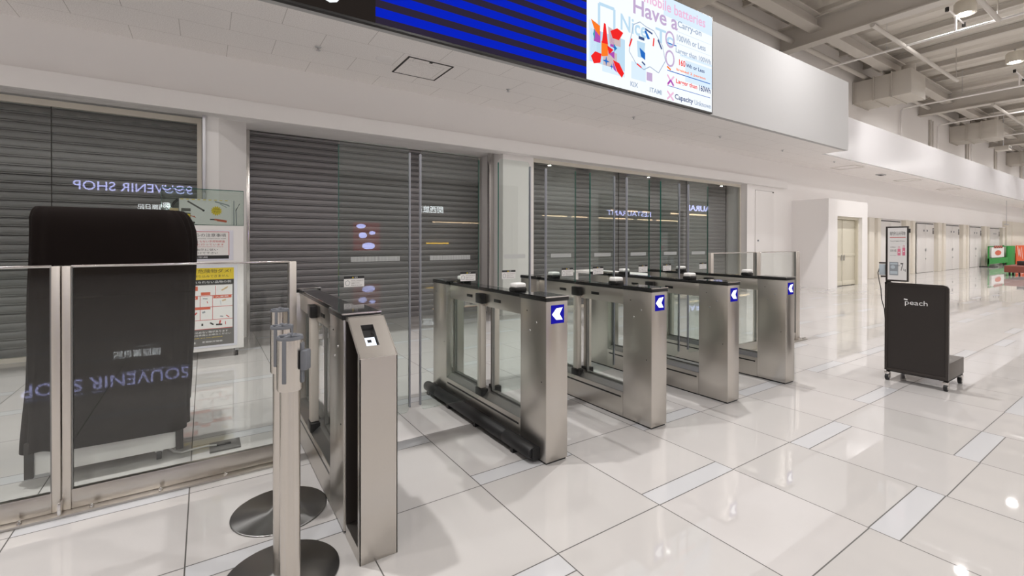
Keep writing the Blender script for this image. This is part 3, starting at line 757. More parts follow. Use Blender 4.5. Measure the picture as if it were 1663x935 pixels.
        m.use('photo_grey').line([(0.012, 0.010), (0.030, 0.010), (0.036, 0.03), (0.024, 0.042), (0.010, 0.034), (0.012, 0.010)], 0.003, 0.0005)
        m.use('ink').text('ガラスにさわらないで', 0.045, 0.122, 0.034, 0.044, 0.0005).text('お進みください', 0.045, 0.100, 0.020, 0.028, 0.0005).text('Please do not touch', 0.045, 0.112, 0.007, 0.014, 0.0005)
        m.build('warning_label', lf, smooth=False)
    if leaf_l: leaf(-leaf_l, -0.003, -0.003)
    if leaf_r: leaf(cw + 0.003, cw + leaf_r, cw + 0.003)
    if bumper:
        m = MB('rubber'); xb, zb2, r = -0.047, 0.062, 0.042
        m.lathe([(0, -0.0), (r * 0.75, -0.0), (r, 0.02), (r, 0.30), (r * 0.93, 0.305), (r * 0.93, 0.315), (r, 0.32), (r, 1.38), (r * 0.93, 1.385), (r * 0.93, 1.395), (r, 1.40), (r, 1.61), (r * 0.8, 1.63), (0, 1.63)], (xb, 0.07, zb2), 24, 'Y')
        m.box(xb - 0.01, -0.001, 0.06, 1.66, 0.02, 0.09)
        for yy in (0.25, 0.75, 1.2, 1.6): m.box(xb - 0.03, xb + 0.03, yy, yy + 0.03, 0.0, 0.04)
        m.build('bumper_tube', t, label='black padded tube along the foot')
    return t
gate(0.537, 'steel speed gate behind the steel reader pillar, nearest to the belt posts', leaf_r=0.468, arrow=False, lamps=False)
gate(1.732, 'steel speed gate with a black padded tube along its foot', leaf_l=0.466, leaf_r=0.300, bumper=True)
gate(2.701, 'steel speed gate second in line of those with lit arrows, right of the padded one', leaf_l=0.322, leaf_r=0.300)
gate(3.669, 'steel speed gate third in line of those with lit arrows', leaf_l=0.317, leaf_r=0.293)
gate(4.643, 'steel speed gate beside the far low glass fence, last in the row', leaf_l=0.344)

# ------------------------------------------------------------------ reader pillar in front of the first gate
t = thing('reader_pillar', 'slim steel pillar with a lit code reader on its sloped head', 'reader', (0.541, 1.960, 0))
W = 0.163; dp = 0.235
prof = [(0, 0.0), (0, 0.872), (0.190, 1.018), (dp, 1.018), (dp, 0.0)]
m = MB('steel')
# front skin with the slope, thin sheets left and right, closed base, open recess on the left side
m.box(0, W, 0, 0.004, 0, 0.872)
m.box(0, 0.004, 0.0, 0.032, 0, 0.872); m.box(W - 0.004, W, 0.0, dp, 0, 0.872)
m.prism([(W - 0.004, 0), (W, 0), (W, 1), (W - 0.004, 1)], 'Z', 0.0, 0.0001)
m.prism([(0.0, 0.872), (0.190, 1.018), (0.232, 1.018), (0.232, 1.0), (0.195, 1.0), (0.032, 0.885), (0.032, 0.872)], 'X', 0.0, 0.004)
m.prism([(0.0, 0.872), (0.190, 1.018), (dp, 1.018), (dp, 0.872)], 'X', W - 0.004, W)
hx0, hx1 = 0.044, 0.100
def sl(y): return 0.872 + y * (0.146 / 0.190)
def slope_quad(xa, xb, ya, yb): m.f([m.v((xa, ya, sl(ya))), m.v((xb, ya, sl(ya))), m.v((xb, yb, sl(yb))), m.v((xa, yb, sl(yb)))])
slope_quad(0, hx0, 0, 0.190); slope_quad(hx1, W, 0, 0.190); slope_quad(hx0, hx1, 0, 0.052); slope_quad(hx0, hx1, 0.150, 0.190)
m.f([m.v((0, 0.19, 1.018)), m.v((W, 0.19, 1.018)), m.v((W, 0.232, 1.018)), m.v((0, 0.232, 1.018))])
m.box(0.0005, W - 0.0045, 0.0045, dp, 0.0, 0.06)
m.build('shell', t, smooth=False)
m = MB('brown_edge'); m.box(0.10, W - 0.0045, 0.0045, dp - 0.001, 0.061, 0.868); m.box(0.002, 0.10, dp - 0.004, dp - 0.001, 0.061, 1.0); m.box(0.0045, 0.10, 0.0045, 0.008, 0.061, 0.868); m.build('inner_channel', t, smooth=False)
m = MB('steel_bright')
m.tube([(0.0, 0.0, 0.872), (0.0, 0.19, 1.018)], 0.0022, 6); m.tube([(W, 0.0, 0.872), (W, 0.19, 1.018)], 0.0022, 6); m.tube([(0, 0, 0.872), (W, 0, 0.872)], 0.0018, 6); m.build('edge_trim', t)
dz = 0.02
m = MB('black')
for q in (((hx0, 0.052), (hx1, 0.052)), ((hx1, 0.052), (hx1, 0.150)), ((hx1, 0.150), (hx0, 0.150)), ((hx0, 0.150), (hx0, 0.052))):
    (xa, ya), (xb, yb) = q
    m.f([m.v((xa, ya, sl(ya))), m.v((xb, yb, sl(yb))), m.v((xb, yb, sl(yb) - dz)), m.v((xa, ya, sl(ya) - dz))])
slope = lambda xa, xb, ya, yb, d: m.f([m.v((xa, ya, sl(ya) - d)), m.v((xb, ya, sl(ya) - d)), m.v((xb, yb, sl(yb) - d)), m.v((xa, yb, sl(yb) - d))])
slope(hx0, hx1, 0.052, 0.150, dz)
rw = m.build('reader_window', t, smooth=False)
m = MB('reader_glow'); slope(hx0 + 0.002, hx1 - 0.006, 0.054, 0.108, dz - 0.002)
m.use('black'); slope(hx0 + 0.014, hx0 + 0.032, 0.083, 0.096, dz - 0.003); m.build('lit_glass', rw, smooth=False)

# ------------------------------------------------------------------ belt posts
def belt_post(x, y, z, label, rz):
    t = thing('belt_post', label, 'stanchion', (x, y, z), 'retractable belt posts', rz)
    m = MB('disc_metal'); m.lathe([(0, 0.0), (0.216, 0.0), (0.22, 0.002), (0.22, 0.006), (0.216, 0.008), (0.06, 0.0102), (0.037, 0.024), (0, 0.024)], (0, 0, 0), 64); m.build('base_disc', t)
    m = MB('steel_pole'); m.cyl((0, 0, 0), 0.033, 0.0242, 0.845, 40); m.build('pole', t)
    m = MB('steel_pole'); m.lathe([(0, 0.835), (0.040, 0.835), (0.0425, 0.840), (0.0425, 1.012), (0, 1.012)], (0, 0, 0), 40); c = m.build('belt_cassette', t)
    m = MB('grey_plastic')
    for a in (0, 90, 180):
        ar = math.radians(a); m.M = Matrix.Rotation(ar, 4, 'Z')
        m.box(0.0405, 0.0455, -0.007, 0.007, 0.865, 1.012, 0.002)
    m.M = Matrix.Rotation(math.radians(270), 4, 'Z')
    m.off(); m.build('belt_slot', c)
    m = MB('grey_plastic'); m.lathe([(0, 1.012), (0.043, 1.012), (0.0435, 1.018), (0.041, 1.024), (0.034, 1.022), (0.03, 1.016), (0, 1.016)], (0, 0, 0), 40)
    for a in (0, 90): 
        m.M = Matrix.Rotation(math.radians(a), 4, 'Z'); m.box(-0.038, 0.038, -0.006, 0.006, 1.014, 1.026, 0.002)
    m.off(); m.lathe([(0, 1.026), (0.010, 1.026), (0.008, 1.032), (0, 1.034)], (0, 0, 0), 16); m.build('top_cap', t)
    m = MB('grey_plastic'); m.M = Matrix.Rotation(math.radians(270), 4, 'Z')
    m.box(0.043, 0.066, -0.020, 0.020, 0.905, 0.975, 0.005); m.box(0.040, 0.048, -0.009, 0.009, 0.86, 1.0, 0.002); m.off(); m.build('belt_clip', t)
    m = MB('paper'); m.M = Matrix.Rotation(math.radians(325), 4, 'Z'); m.box(0.0424, 0.0432, -0.010, 0.010, 0.845, 0.862); m.off(); m.build('small_label', c)
    return t
belt_post(0.250, 1.782, 0.0108, 'steel belt post nearest the camera, its base out of view', math.radians(56))
belt_post(0.262, 2.085, 0.0, 'steel belt post second in the row, half hidden by the front one', math.radians(140))
belt_post(0.318, 2.600, 0.0, 'steel belt post at the back of the row, by the fence end', math.radians(150))

# ------------------------------------------------------------------ low glass fences
def fence(name, label, x0, x1, y, posts, panes, ext=None):
    """posts: list of (xa, xb) uprights; panes: list of (xa, xb)"""
    t = thing(name, label, 'fence', (0, y, 0))
    H = 1.245
    for xa, xb in posts:
        m = MB('steel_upright'); m.box(xa, xb, -0.02, 0.035, 0.012, H - 0.004, 0.003); m.build('post', t)
    for xa, xb in panes:
        m = MB('pane'); m.box(xa + 0.006, xb - 0.006, -0.005, 0.005, 0.11, H - 0.012); p = m.build('fence_pane', t, smooth=False)
        for ga in (xa, xb - 0.006):
            m = MB('steel_ledge'); m.box(ga, ga + 0.006, -0.012, 0.012, 0.11, H - 0.012); m.build('gasket', p, smooth=False)
        m = MB('steel'); m.box(xa, xb, -0.018, 0.018, 0.012, 0.11, 0.003); m.build('bottom_channel', t)
        m = MB('steel_bright'); m.box(xa, xb, -0.008, 0.008, H - 0.012, H, 0.002); m.build('top_rail', t)
    m = MB('steel'); m.box(x0, x1, -0.075, 0.04, 0.0, 0.012, 0.002); m.build('floor_plate', t)
    return t
t = fence('glass_fence', 'low glass fence with steel posts in front of the covered machine', -3.2, 0.485, 3.19,
          [(-1.86, -1.795), (-1.79, -1.725), (-0.634, -0.601), (-0.596, -0.563), (0.442, 0.482)], [(-3.2, -1.86), (-1.725, -0.634), (-0.563, 0.442)])
for xx in (-0.74, -0.48, -0.2, 0.1, -1.4):
    m = MB('steel_bright'); m.lathe([(0.010, 0.012), (0.010, 0.022), (0.006, 0.026), (0.006, 0.032), (0, 0.034)], (xx, -0.055, 0), 10); m.build('anchor_bolt', t)
m = MB('steel_bright'); m.box(-0.606, -0.592, -0.07, -0.018, 0.012, 0.075, 0.003); m.build('clamp', t)
t = fence('glass_fence', 'low glass fence running from the last gate to the hall, above its steel side', 4.83, 7.07, 3.16,
          [(4.85, 4.90), (5.84, 5.88), (5.885, 5.925), (6.86, 6.90), (6.905, 6.96)], [(4.90, 5.84), (5.925, 6.86)])
for xx in (6.88, 7.0, 7.05):
    m = MB('steel_bright'); m.lathe([(0.012, 0.012), (0.012, 0.03), (0, 0.034)], (xx, -0.05, 0), 10); m.build('anchor_bolt', t)

# ------------------------------------------------------------------ machine under a dark cloth cover
t = thing('covered_machine', 'tall machine under a dark brown cloth cover behind the left glass fence', 'machine', (-0.457, 3.925, 0))
m = MB('cover_cloth')
zs = [0.187, 0.23, 0.35, 0.55, 0.75, 0.95, 1.12, 1.25, 1.36, 1.44, 1.50, 1.535, 1.555, 1.564]
N = 96
rings = []
rr = random.Random(11)
ph = [rr.random() * 6.28 for _ in range(8)]
for i, z in enumerate(zs):
    up = max(0.0, (z - 1.30) / 0.272)
    x_l = -0.388 + 0.02 * (z / 1.57); x_r = 0.365 + 0.045 * min(1, z / 1.3)
    shr = 1 - math.sqrt(max(0, 1 - min(1, up) ** 2.2))
    x_r -= 0.11 * shr * (1 if up > 0 else 0); 
    upl = max(0.0, (z - 1.48) / 0.092); x_l += 0.045 * (1 - math.sqrt(max(0, 1 - min(1, upl) ** 2)))
    y_f = -0.375 + 0.05 * (z / 1.57) + 0.05 * (1 - math.sqrt(max(0, 1 - min(1, upl) ** 2))); y_b = 0.40 - 0.15 * upl
    cx, cy = (x_l + x_r) / 2, (y_f + y_b) / 2; hx, hy = (x_r - x_l) / 2, (y_b - y_f) / 2
    ring = []
    for k in range(N):
        a = 2 * PI * k / N; c, s = math.cos(a), math.sin(a)
        e = 0.22
        px_ = hx * math.copysign(abs(c) ** e, c); py_ = hy * math.copysign(abs(s) ** e, s)
        low = max(0, 1 - z / 1.3)
        wv = 0.010 * low * math.sin(9 * a + ph[0]) + 0.006 * math.sin(5 * a + 3 * z + ph[1]) + 0.005 * math.sin(14 * a - 2.5 * z + ph[2])
        wv += 0.006 * math.sin(7 * z + 3 * a + ph[3])
        nx, ny = c, s
        dzh = 0.012 * math.sin(4 * a + ph[4]) if i == 0 else 0
        ring.append(m.v((cx + px_ + nx * wv, cy + py_ + ny * wv, z + dzh)))
    rings.append(ring)
for A, B in zip(rings, rings[1:]):
    for k in range(N): m.f([A[k], A[(k + 1) % N], B[(k + 1) % N], B[k]])
ctr = m.v((-0.03, 0.03, 1.567))
for k in range(N): m.f([rings[-1][k], rings[-1][(k + 1) % N], ctr])
m.build('cloth_cover', t, angle=60)
for xx in (-0.372, 0.305):
    m = MB('dark_brown'); m.box(xx, xx + 0.038, -0.335, -0.315, 0.05, 0.25, 0.003); m.build('leg', t)
m = MB('white_paint'); m.box(-0.333, 0.304, -0.325, 0.36, 0.062, 0.30, 0.006); m.build('base_box', t)
for xx in (-0.258, 0.218):
    for yy in (-0.29, 0.30):
        m = MB('rubber'); m.cyl((xx, yy, 0.030), 0.030, -0.012, 0.012, 20, 'X'); m.use('silver').box(xx - 0.02, xx + 0.02, yy - 0.018, yy + 0.018, 0.050, 0.0615); m.build('caster', t)

# floor socket box with a cable
t = thing('floor_socket', 'dark square floor socket plate with a white cable, behind the left fence', 'socket', (0.115, 3.62, 0))
m = MB('poster_grey'); m.box(-0.09, 0.085, -0.08, 0.08, 0, 0.012, 0.003); m.build('plate', t)
m = MB('dark_gap'); m.box(-0.05, 0.03, -0.01, 0.01, 0.012, 0.022, 0.003); m.build('plug', t)
m = MB('white_plastic'); m.tube([(-0.05, 0.0, 0.018), (-0.10, 0.03, 0.014), (-0.17, 0.04, 0.008), (-0.24, 0.02, 0.008), (-0.28, 0.06, 0.008), (-0.32, 0.16, 0.008)], 0.006, 8); m.build('cable', t)

# ------------------------------------------------------------------ display cabinet
t = thing('display_cabinet', 'white display cabinet with posters and a glass showcase on top', 'cabinet', (0.0, 6.40, 0))
CX0, CX1, CD = -0.40, 0.392, 0.45
m = MB('white_paint'); m.box(CX0, CX1, 0, CD, 0.095, 1.555, 0.008); m.build('body', t)
for xx in (CX0 + 0.07, CX1 - 0.07):
    for yy in (0.07, CD - 0.07):
        m = MB('rubber'); m.cyl((xx, yy, 0.035), 0.035, -0.014, 0.014, 20, 'X'); m.use('silver').box(xx - 0.022, xx + 0.022, yy - 0.022, yy + 0.022, 0.06, 0.096); m.build('caster', t)
m = MB('pane_green'); za, zb = 1.556, 1.965
m.box(CX0 + 0.002, CX1 - 0.002, 0.004, 0.010, za, zb); m.box(CX0 + 0.002, CX0 + 0.008, 0.012, CD - 0.012, za, zb); m.box(CX1 - 0.008, CX1 - 0.002, 0.012, CD - 0.012, za, zb)
m.box(CX0 + 0.002, CX1 - 0.002, CD - 0.010, CD - 0.004, za, zb); m.box(CX0 + 0.002, CX1 - 0.002, 0.004, CD - 0.004, zb + 0.001, zb + 0.007)
sh = m.build('glass_showcase', t, smooth=False)
m = MB('glass_edge')
for xx in (CX0, CX1 - 0.003): m.box(xx, xx + 0.003, 0.002, 0.012, za, zb + 0.008)
m.box(CX0, CX1, 0.001, 0.004, zb, zb + 0.008); m.box(CX0, CX1, 0.001, 0.004, za, za + 0.004); m.build('glass_edge', sh, smooth=False)
# board inside the showcase
m = MB('paper'); m.on((-0.245, 0.20, 1.57), '-Y'); m.rect(0, 0.52, 0, 0.30)
m.use('yellow_ink'); [m.rect(0.01 + 0.055 * k, 0.04 + 0.055 * k, 0.288, 0.297, 0.0005) for k in range(9)]
m.use('poster_grey').rect(0.02, 0.11, 0.03, 0.185, 0.0005).line([(0.08, 0.27), (0.23, 0.17)], 0.018, 0.0006)
m.use('ink').disc(0.235, 0.165, 0.012, 0.0008).disc(0.14, 0.018, 0.013, 0.0008).line([(0.30, 0.06), (0.345, 0.06)], 0.015, 0.0008)
m.use('white_ink').line([(0.15, 0.03), (0.27, 0.19)], 0.022, 0.0006).disc(0.15, 0.085, 0.03, 0.0008).rect(0.02, 0.11, 0.135, 0.15, 0.0008)
m.use('yellow_ink').rect(0.025, 0.105, 0.035, 0.12, 0.0008)
st = []
for k in range(28):
    r = 0.062 if k % 2 == 0 else 0.044
    st.append((0.365 + r * math.cos(k * PI / 14), 0.165 + r * math.sin(k * PI / 14)))
m.poly(st, 0.0008)
m.use('ink').text('これは', 0.335, 0.395, 0.175, 0.195, 0.0012).text('ダメ!!', 0.335, 0.395, 0.145, 0.165, 0.0012).text('危険', 0.04, 0.09, 0.06, 0.09, 0.0012)
m.use('photo_grey').line([(0.35, 0.275), (0.48, 0.24), (0.50, 0.225)], 0.014, 0.0007).line([(0.40, 0.25), (0.47, 0.21)], 0.008, 0.0007)
m.use('orange_red').line([(0.345, 0.06), (0.375, 0.06)], 0.02, 0.0007).line([(0.37, 0.055), (0.47, 0.04)], 0.026, 0.0007).line([(0.11, 0.10), (0.15, 0.085)], 0.008, 0.0012).line([(0.14, 0.10), (0.16, 0.075)], 0.006, 0.0012)
m.build('picture_board', t, smooth=False)
m = MB('photo_grey'); m.tube([(0.30, 0.18, 1.56), (0.30, 0.18, 1.86)], 0.005, 8); m.tube([(0.325, 0.18, 1.56), (0.322, 0.18, 1.75), (0.36, 0.18, 1.83)], 0.006, 8); m.build('tool_exhibit', t)
m = MB('ink'); m.tube([(-0.31, 0.16, 1.76), (-0.285, 0.16, 1.82), (-0.255, 0.16, 1.85)], 0.014, 8); m.use('tan_ink').box(-0.33, -0.25, 0.14, 0.19, 1.557, 1.75, 0.005); m.build('tool_exhibit', t)
# middle notice
m = MB('clear_plastic'); m.box(-0.30, 0.285, -0.006, -0.001, 1.145, 1.50, 0.002); nt_ = m.build('notice_holder', t)
m = MB('paper'); m.on((-0.27, -0.0065, 1.165), '-Y'); m.rect(0, 0.51, 0, 0.315)
m.use('red_ink').line([(0.0, 0.315), (0.51, 0.315), (0.51, 0.04)], 0.006, 0.0004)
m.use('ink').rect(0, 0.51, 0, 0.04, 0.0005).text('係員からの注意事項', 0.03, 0.48, 0.255, 0.295, 0.0006).text('Notice from security inspection staff', 0.03, 0.48, 0.228, 0.240, 0.0006).text('係員の指示に従い', 0.05, 0.40, 0.095, 0.120, 0.0006).text('検査を受けて下さい', 0.05, 0.40, 0.055, 0.082, 0.0006)
m.use('red_ink').text('保安検査にともない手荷物検査', 0.03, 0.47, 0.19, 0.215, 0.0006).text('防ぐために行っています', 0.05, 0.46, 0.155, 0.178, 0.0006).text('to prevent dangerous items on board', 0.05, 0.45, 0.135, 0.145, 0.0006)
m.use('white_ink').text('大阪航空局', 0.06, 0.30, 0.010, 0.030, 0.0008)
m.build('notice_sheet', nt_, smooth=False)
# big poster
m = MB('clear_plastic'); m.box(-0.36, 0.325, -0.006, -0.001, 0.135, 1.09, 0.002); nt_ = m.build('poster_holder', t)
PW, PH = 0.635, 0.90
m = MB('poster_grey'); m.on((-0.345, -0.0065, 0.16), '-Y'); m.rect(0, PW, 0, PH)
m.use('yellow_ink').rect(0, PW, PH - 0.135, PH, 0.0004)
m.use('ink').text('手荷物、危険物ダメ!', 0.03, PW - 0.03, PH - 0.06, PH - 0.015, 0.0006).text('危険な品は持ち込みできません', 0.05, PW - 0.05, PH - 0.11, PH - 0.08, 0.0006).rect(0, PW, PH - 0.19, PH - 0.135, 0.0004)
m.use('white_ink').text('手荷物に入れられない品物の例', 0.03, PW - 0.03, PH - 0.178, PH - 0.150, 0.0006)
m.use('paper').rect(0.015, PW - 0.015, 0.19, PH - 0.20, 0.0004)
m.use('red_ink')
for y in (0.19, 0.295, 0.445, 0.575): m.rect(0.015, PW - 0.015, y, y + 0.006, 0.0008)
for xa, ya, yb in ((0.30, 0.30, 0.58), (0.42, 0.30, 0.58), (0.20, 0.30, 0.44), (0.45, 0.58, 0.69)): m.rect(xa, xa + 0.005, ya, yb, 0.0008)
m.use('orange_red')
for q in ((0.02, 0.28, 0.64, 0.69), (0.31, 0.40, 0.585, 0.62), (0.12, 0.28, 0.54, 0.575), (0.43, 0.61, 0.545, 0.58), (0.21, 0.40, 0.42, 0.445), (0.03, 0.15, 0.40, 0.44)): m.rect(q[0], q[1], q[2], q[3], 0.001)
m.use('white_ink').text('発火・引火性', 0.04, 0.25, 0.652, 0.678, 0.0014).text('刃物類', 0.14, 0.26, 0.548, 0.568, 0.0014).text('火薬類', 0.45, 0.58, 0.553, 0.573, 0.0014)
rr = random.Random(5)
for xa, xb, ya, yb in ((0.02, 0.44, 0.59, 0.64), (0.46, 0.61, 0.59, 0.69), (0.02, 0.29, 0.455, 0.535), (0.31, 0.41, 0.455, 0.57), (0.43, 0.61, 0.455, 0.54), (0.02, 0.19, 0.305, 0.40), (0.21, 0.41, 0.305, 0.41), (0.43, 0.61, 0.305, 0.43), (0.03, 0.60, 0.205, 0.285)):
    for k in range(max(2, int((xb - xa) / 0.07))):
        m.use(rr.choice(['photo_grey', 'tan_ink', 'ink', 'pale_blue', 'red_ink', 'photo_grey']))
        cx, cy = xa + 0.03 + (xb - xa - 0.06) * rr.random(), ya + 0.02 + (yb - ya - 0.04) * rr.random()
        a = rr.random() * PI; l = 0.015 + 0.022 * rr.random()
        m.line([(cx - l * math.cos(a), cy - l * math.sin(a) * 0.8), (cx + l * math.cos(a), cy + l * math.sin(a) * 0.8)], 0.006 + 0.014 * rr.random(), 0.0012 + 0.0001 * k)
m.use('white_ink').text('上記のほか持ち込めない物があります', 0.03, PW - 0.06, 0.145, 0.170, 0.0006).text('詳しくは航空会社係員にお尋ねください', 0.03, PW - 0.03, 0.115, 0.135, 0.0006).text('国土交通省', 0.12, 0.26, 0.03, 0.055, 0.0006).text('定期航空協会', 0.32, 0.52, 0.035, 0.055, 0.0006)
m.use('yellow_ink').text('Dangerous goods are not allowed', 0.06, PW - 0.12, 0.085, 0.10, 0.0006)
m.build('poster_sheet', nt_, smooth=False)

# ------------------------------------------------------------------ baggage gauge stand
t = thing('baggage_stand', 'dark brown wheeled baggage size stand lettered peach in white', 'stand', (5.65, 1.285, 0))
D = 0.477
m = MB('brown_edge')
m.box(0, 0.03, 0, 0.022, 0.10, 0.945, 0.003); m.box(0, 0.03, D - 0.022, D, 0.10, 0.972, 0.003); m.box(0, 0.03, 0.022, D - 0.022, 0.10, 0.125, 0.003)
m.prism([(0.0, 0.940), (0.012, 0.962), (0.04, 0.972), (D, 0.972), (D, 0.955), (0.022, 0.950), (0.022, 0.940)], 'X', 0, 0.03)
m.build('panel_frame', t, angle=20)
m = MB('dark_brown'); m.box(0.008, 0.022, 0.022, D - 0.022, 0.125, 0.955); pn = m.build('front_panel', t, smooth=False)
m = MB('white_ink'); m.on((0.0075, 0, 0), '-X')
m.text('peach', -(D - 0.158), -0.150, 0.752, 0.812, 0.0004); m.line([(-(D - 0.150), 0.818), (-(D - 0.178), 0.812)], 0.012, 0.0004)
m.build('lettering', pn, smooth=False)
m = MB('brown_base'); m.box(0.031, 0.49, 0.0, D, 0.10, 0.255, 0.004); m.build('base_box', t)
m = MB('dark_gap'); m.box(0.031, 0.485, 0.006, D - 0.006, 0.085, 0.0995); m.build('base_tray', t)
for xx in (0.02, 0.46):
    for yy in (0.02, D - 0.02):
        m = MB('rubber'); m.cyl((xx, yy, 0.034), 0.034, -0.013, 0.013, 24, 'Y'); m.use('steel_bright').cyl((xx, yy, 0.034), 0.022, -0.018, 0.018, 18, 'Y')
        m.use('steel_bright').box(xx - 0.024, xx + 0.024, yy - 0.02, yy + 0.02, 0.060, 0.085, 0.004); m.box(xx - 0.015, xx + 0.02, yy - 0.019, yy - 0.0135, 0.03, 0.062); m.box(xx - 0.015, xx + 0.02, yy + 0.0135, yy + 0.019, 0.03, 0.062)
        m.build('caster', t)
m = MB('brown_edge'); m.box(0.031, 0.06, D - 0.035, D + 0.004, 0.256, 1.52, 0.003); m.build('sign_post', t)
PY0, PY1 = 0.302, 0.472
m = MB('brown_edge'); m.box(0.0, 0.030, PY0 - 0.008, PY1, 0.985, 1.525, 0.003); fr_ = m.build('sign_frame', t)
m = MB('dark_gap'); m.box(0.008, 0.028, PY0 - 0.018, PY0 - 0.008, 1.46, 1.50); m.build('frame_clip', fr_)
m = MB('paper'); pw = PY1 - PY0 - 0.02; m.on((-0.001, PY1 - 0.018, 1.0), '-X'); m.rect(0, pw, 0, 0.51)
m.use('ink').text('機内持ち込み手荷物', 0.018, pw - 0.012, 0.435, 0.475, 0.0004).text('Carry-on baggage allowance', 0.02, pw - 0.014, 0.375, 0.386, 0.0004)
m.text('合計2個', 0.02, 0.068, 0.275, 0.30, 0.0004).text('手荷物は', 0.02, 0.065, 0.315, 0.325, 0.0004).text('up to two pieces', 0.02, 0.068, 0.235, 0.243, 0.0004)
m.text('7', pw - 0.048, pw - 0.026, 0.09, 0.165, 0.0004).text('kg', pw - 0.024, pw - 0.006, 0.085, 0.112, 0.0004).text('合計', pw - 0.072, pw - 0.052, 0.135, 0.150, 0.0004)
m.use('red_ink').rect(0.016, pw - 0.01, 0.414, 0.420, 0.0004)
m.use('pink_ink').rect(0.078, 0.102, 0.24, 0.305, 0.0004).rect(0.116, 0.138, 0.24, 0.315, 0.0004).line([(0.085, 0.305), (0.085, 0.325), (0.095, 0.325), (0.095, 0.305)], 0.003, 0.0004).line([(0.122, 0.315), (0.122, 0.338), (0.132, 0.338), (0.132, 0.315)], 0.003, 0.0004)
m.use('white_ink').disc(0.090, 0.27, 0.006, 0.0008).disc(0.127, 0.28, 0.006, 0.0008)
m.use('photo_grey').rect(0.014, 0.084, 0.045, 0.175, 0.0004); m.use('pale_blue').rect(0.02, 0.078, 0.055, 0.085, 0.0008).disc(0.042, 0.125, 0.018, 0.0008).rect(0.02, 0.078, 0.15, 0.165, 0.0008)
m.build('sign_sheet', fr_, smooth=False)
# scale dial at the side with its cable
m = MB('brown_edge'); m.box(0.02, 0.035, D + 0.0, D + 0.055, 1.155, 1.17, 0.002); m.box(0.02, 0.035, D, D + 0.04, 1.02, 1.035, 0.002); m.build('bracket', t)
m = MB('pale_blue'); m.box(0.02, 0.045, D + 0.002, D + 0.055, 1.04, 1.15, 0.004); m.build('power_box', t)
m = MB('rubber'); m.tube([(0.03, D + 0.05, 1.12), (0.03, D + 0.066, 1.06), (0.03, D + 0.055, 0.98), (0.03, D + 0.04, 0.90), (0.03, D + 0.035, 0.80), (0.03, D + 0.012, 0.70), (0.04, D + 0.006, 0.58)], 0.004, 8); m.build('cable', t)

# ------------------------------------------------------------------ white table beyond the gates
t = thing('side_table', 'narrow white table standing beyond the gates, seen through the glass leaves', 'table', (5.11, 4.30, 0))
m = MB('white_plastic'); m.box(0, 0.45, 0, 1.55, 0.862, 0.90, 0.004); m.build('table_top', t)
for xx in (0.03, 0.38):
    for yy in (0.04, 1.47):
        m = MB('white_plastic'); m.box(xx, xx + 0.04, yy, yy + 0.04, 0, 0.861, 0.003); m.build('leg', t)

# ------------------------------------------------------------------ far end of the hall
t = thing('crowd_barrier', 'green framed construction barrier with an oval emblem at the far end', 'barrier', (36.8, 6.72, 0))
m = MB('green_cloth'); m.box(0, 0.07, -0.03, 0.03, 0.0, 1.15); m.box(4.4, 4.47, -0.03, 0.03, 0.0, 1.15); m.box(0, 4.47, -0.03, 0.03, 1.12, 1.17); m.box(0, 4.47, -0.04, 0.04, 0.16, 0.48); m.box(3.5, 3.58, -0.03, 0.03, 0.1, 1.22); m.build('frame', t)
m = MB('paper'); m.box(0.45, 3.4, -0.05, -0.04, 0.52, 1.12); pn = m.build('banner', t, smooth=False)
m = MB('orange_red'); m.on((0, -0.052, 0), '-Y'); m.disc(1.95, 0.78, 0.75, 0, 24, 0.15)
for k in range(9):
    m.use('ink' if k % 2 else 'orange_red').rect(0.9 + k * 0.24, 1.14 + k * 0.24, 1.05, 1.13, 0.001); m.use('orange_red' if k % 2 else 'ink').rect(0.9 + k * 0.24, 1.14 + k * 0.24, 1.13, 1.20, 0.001)
m.build('emblem', pn, smooth=False)
m = MB('dark_gap'); m.box(-0.35, 0.5, -0.3, 0.3, 0, 0.04); m.build('foot', t)
m = MB('green_cloth'); m.box(41.4, 43.3, 6.70, 6.78, 0.0, 1.18, 0.01); tag(m.build('green_panel'), 'plain green upright panel between the barrier and the orange banner', 'panel')
t = thing('orange_banner', 'orange banner with white slanted lettering at the far end', 'banner', (43.35, 6.65, 0))
m = MB('orange_cloth'); m.box(0, 4.0, 0, 0.03, 0.0, 1.2); m.build('cloth', t, smooth=False)
m = MB('white_ink'); m.on((0, -0.003, 0), '-Y'); m.line([(0.35, 1.15), (0.75, 0.5)], 0.12, 0).line([(0.75, 0.5), (0.95, 1.0)], 0.10, 0).line([(0.95, 1.0), (1.3, 0.45)], 0.10, 0).line([(1.5, 1.1), (1.9, 0.3)], 0.1, 0); m.build('lettering', t, smooth=False)
t = thing('lounge_bench', 'low reddish brown bench on short dark legs by the right edge', 'bench', (27.7, 3.85, 0))
m = MB('bench_red'); m.box(0, 2.6, 0, 0.75, 0.14, 0.42, 0.03); m.build('seat', t)
for xx in (0.35, 1.0, 2.2):
    for yy in (0.08, 0.62):
        m = MB('ink'); m.box(xx, xx + 0.07, yy, yy + 0.05, 0, 0.139); m.build('leg', t)
m = MB('dark_brown'); m.box(0.75, 1.3, 0.2, 0.5, 0.421, 0.60, 0.02); tag(m.build('dark_bag'), 'dark box lying on the reddish bench', 'box').location = (27.7, 3.85, 0)
m = MB('silver'); m.tube([(38.5, 6.3, 2.45), (38.5, 6.3, 3.8)], 0.012, 6); m.box(38.2, 38.8, 6.25, 6.35, 2.40, 2.45); tag(m.build('hanging_rod'), 'thin rod hanging from the far soffit over the barrier', 'rod')

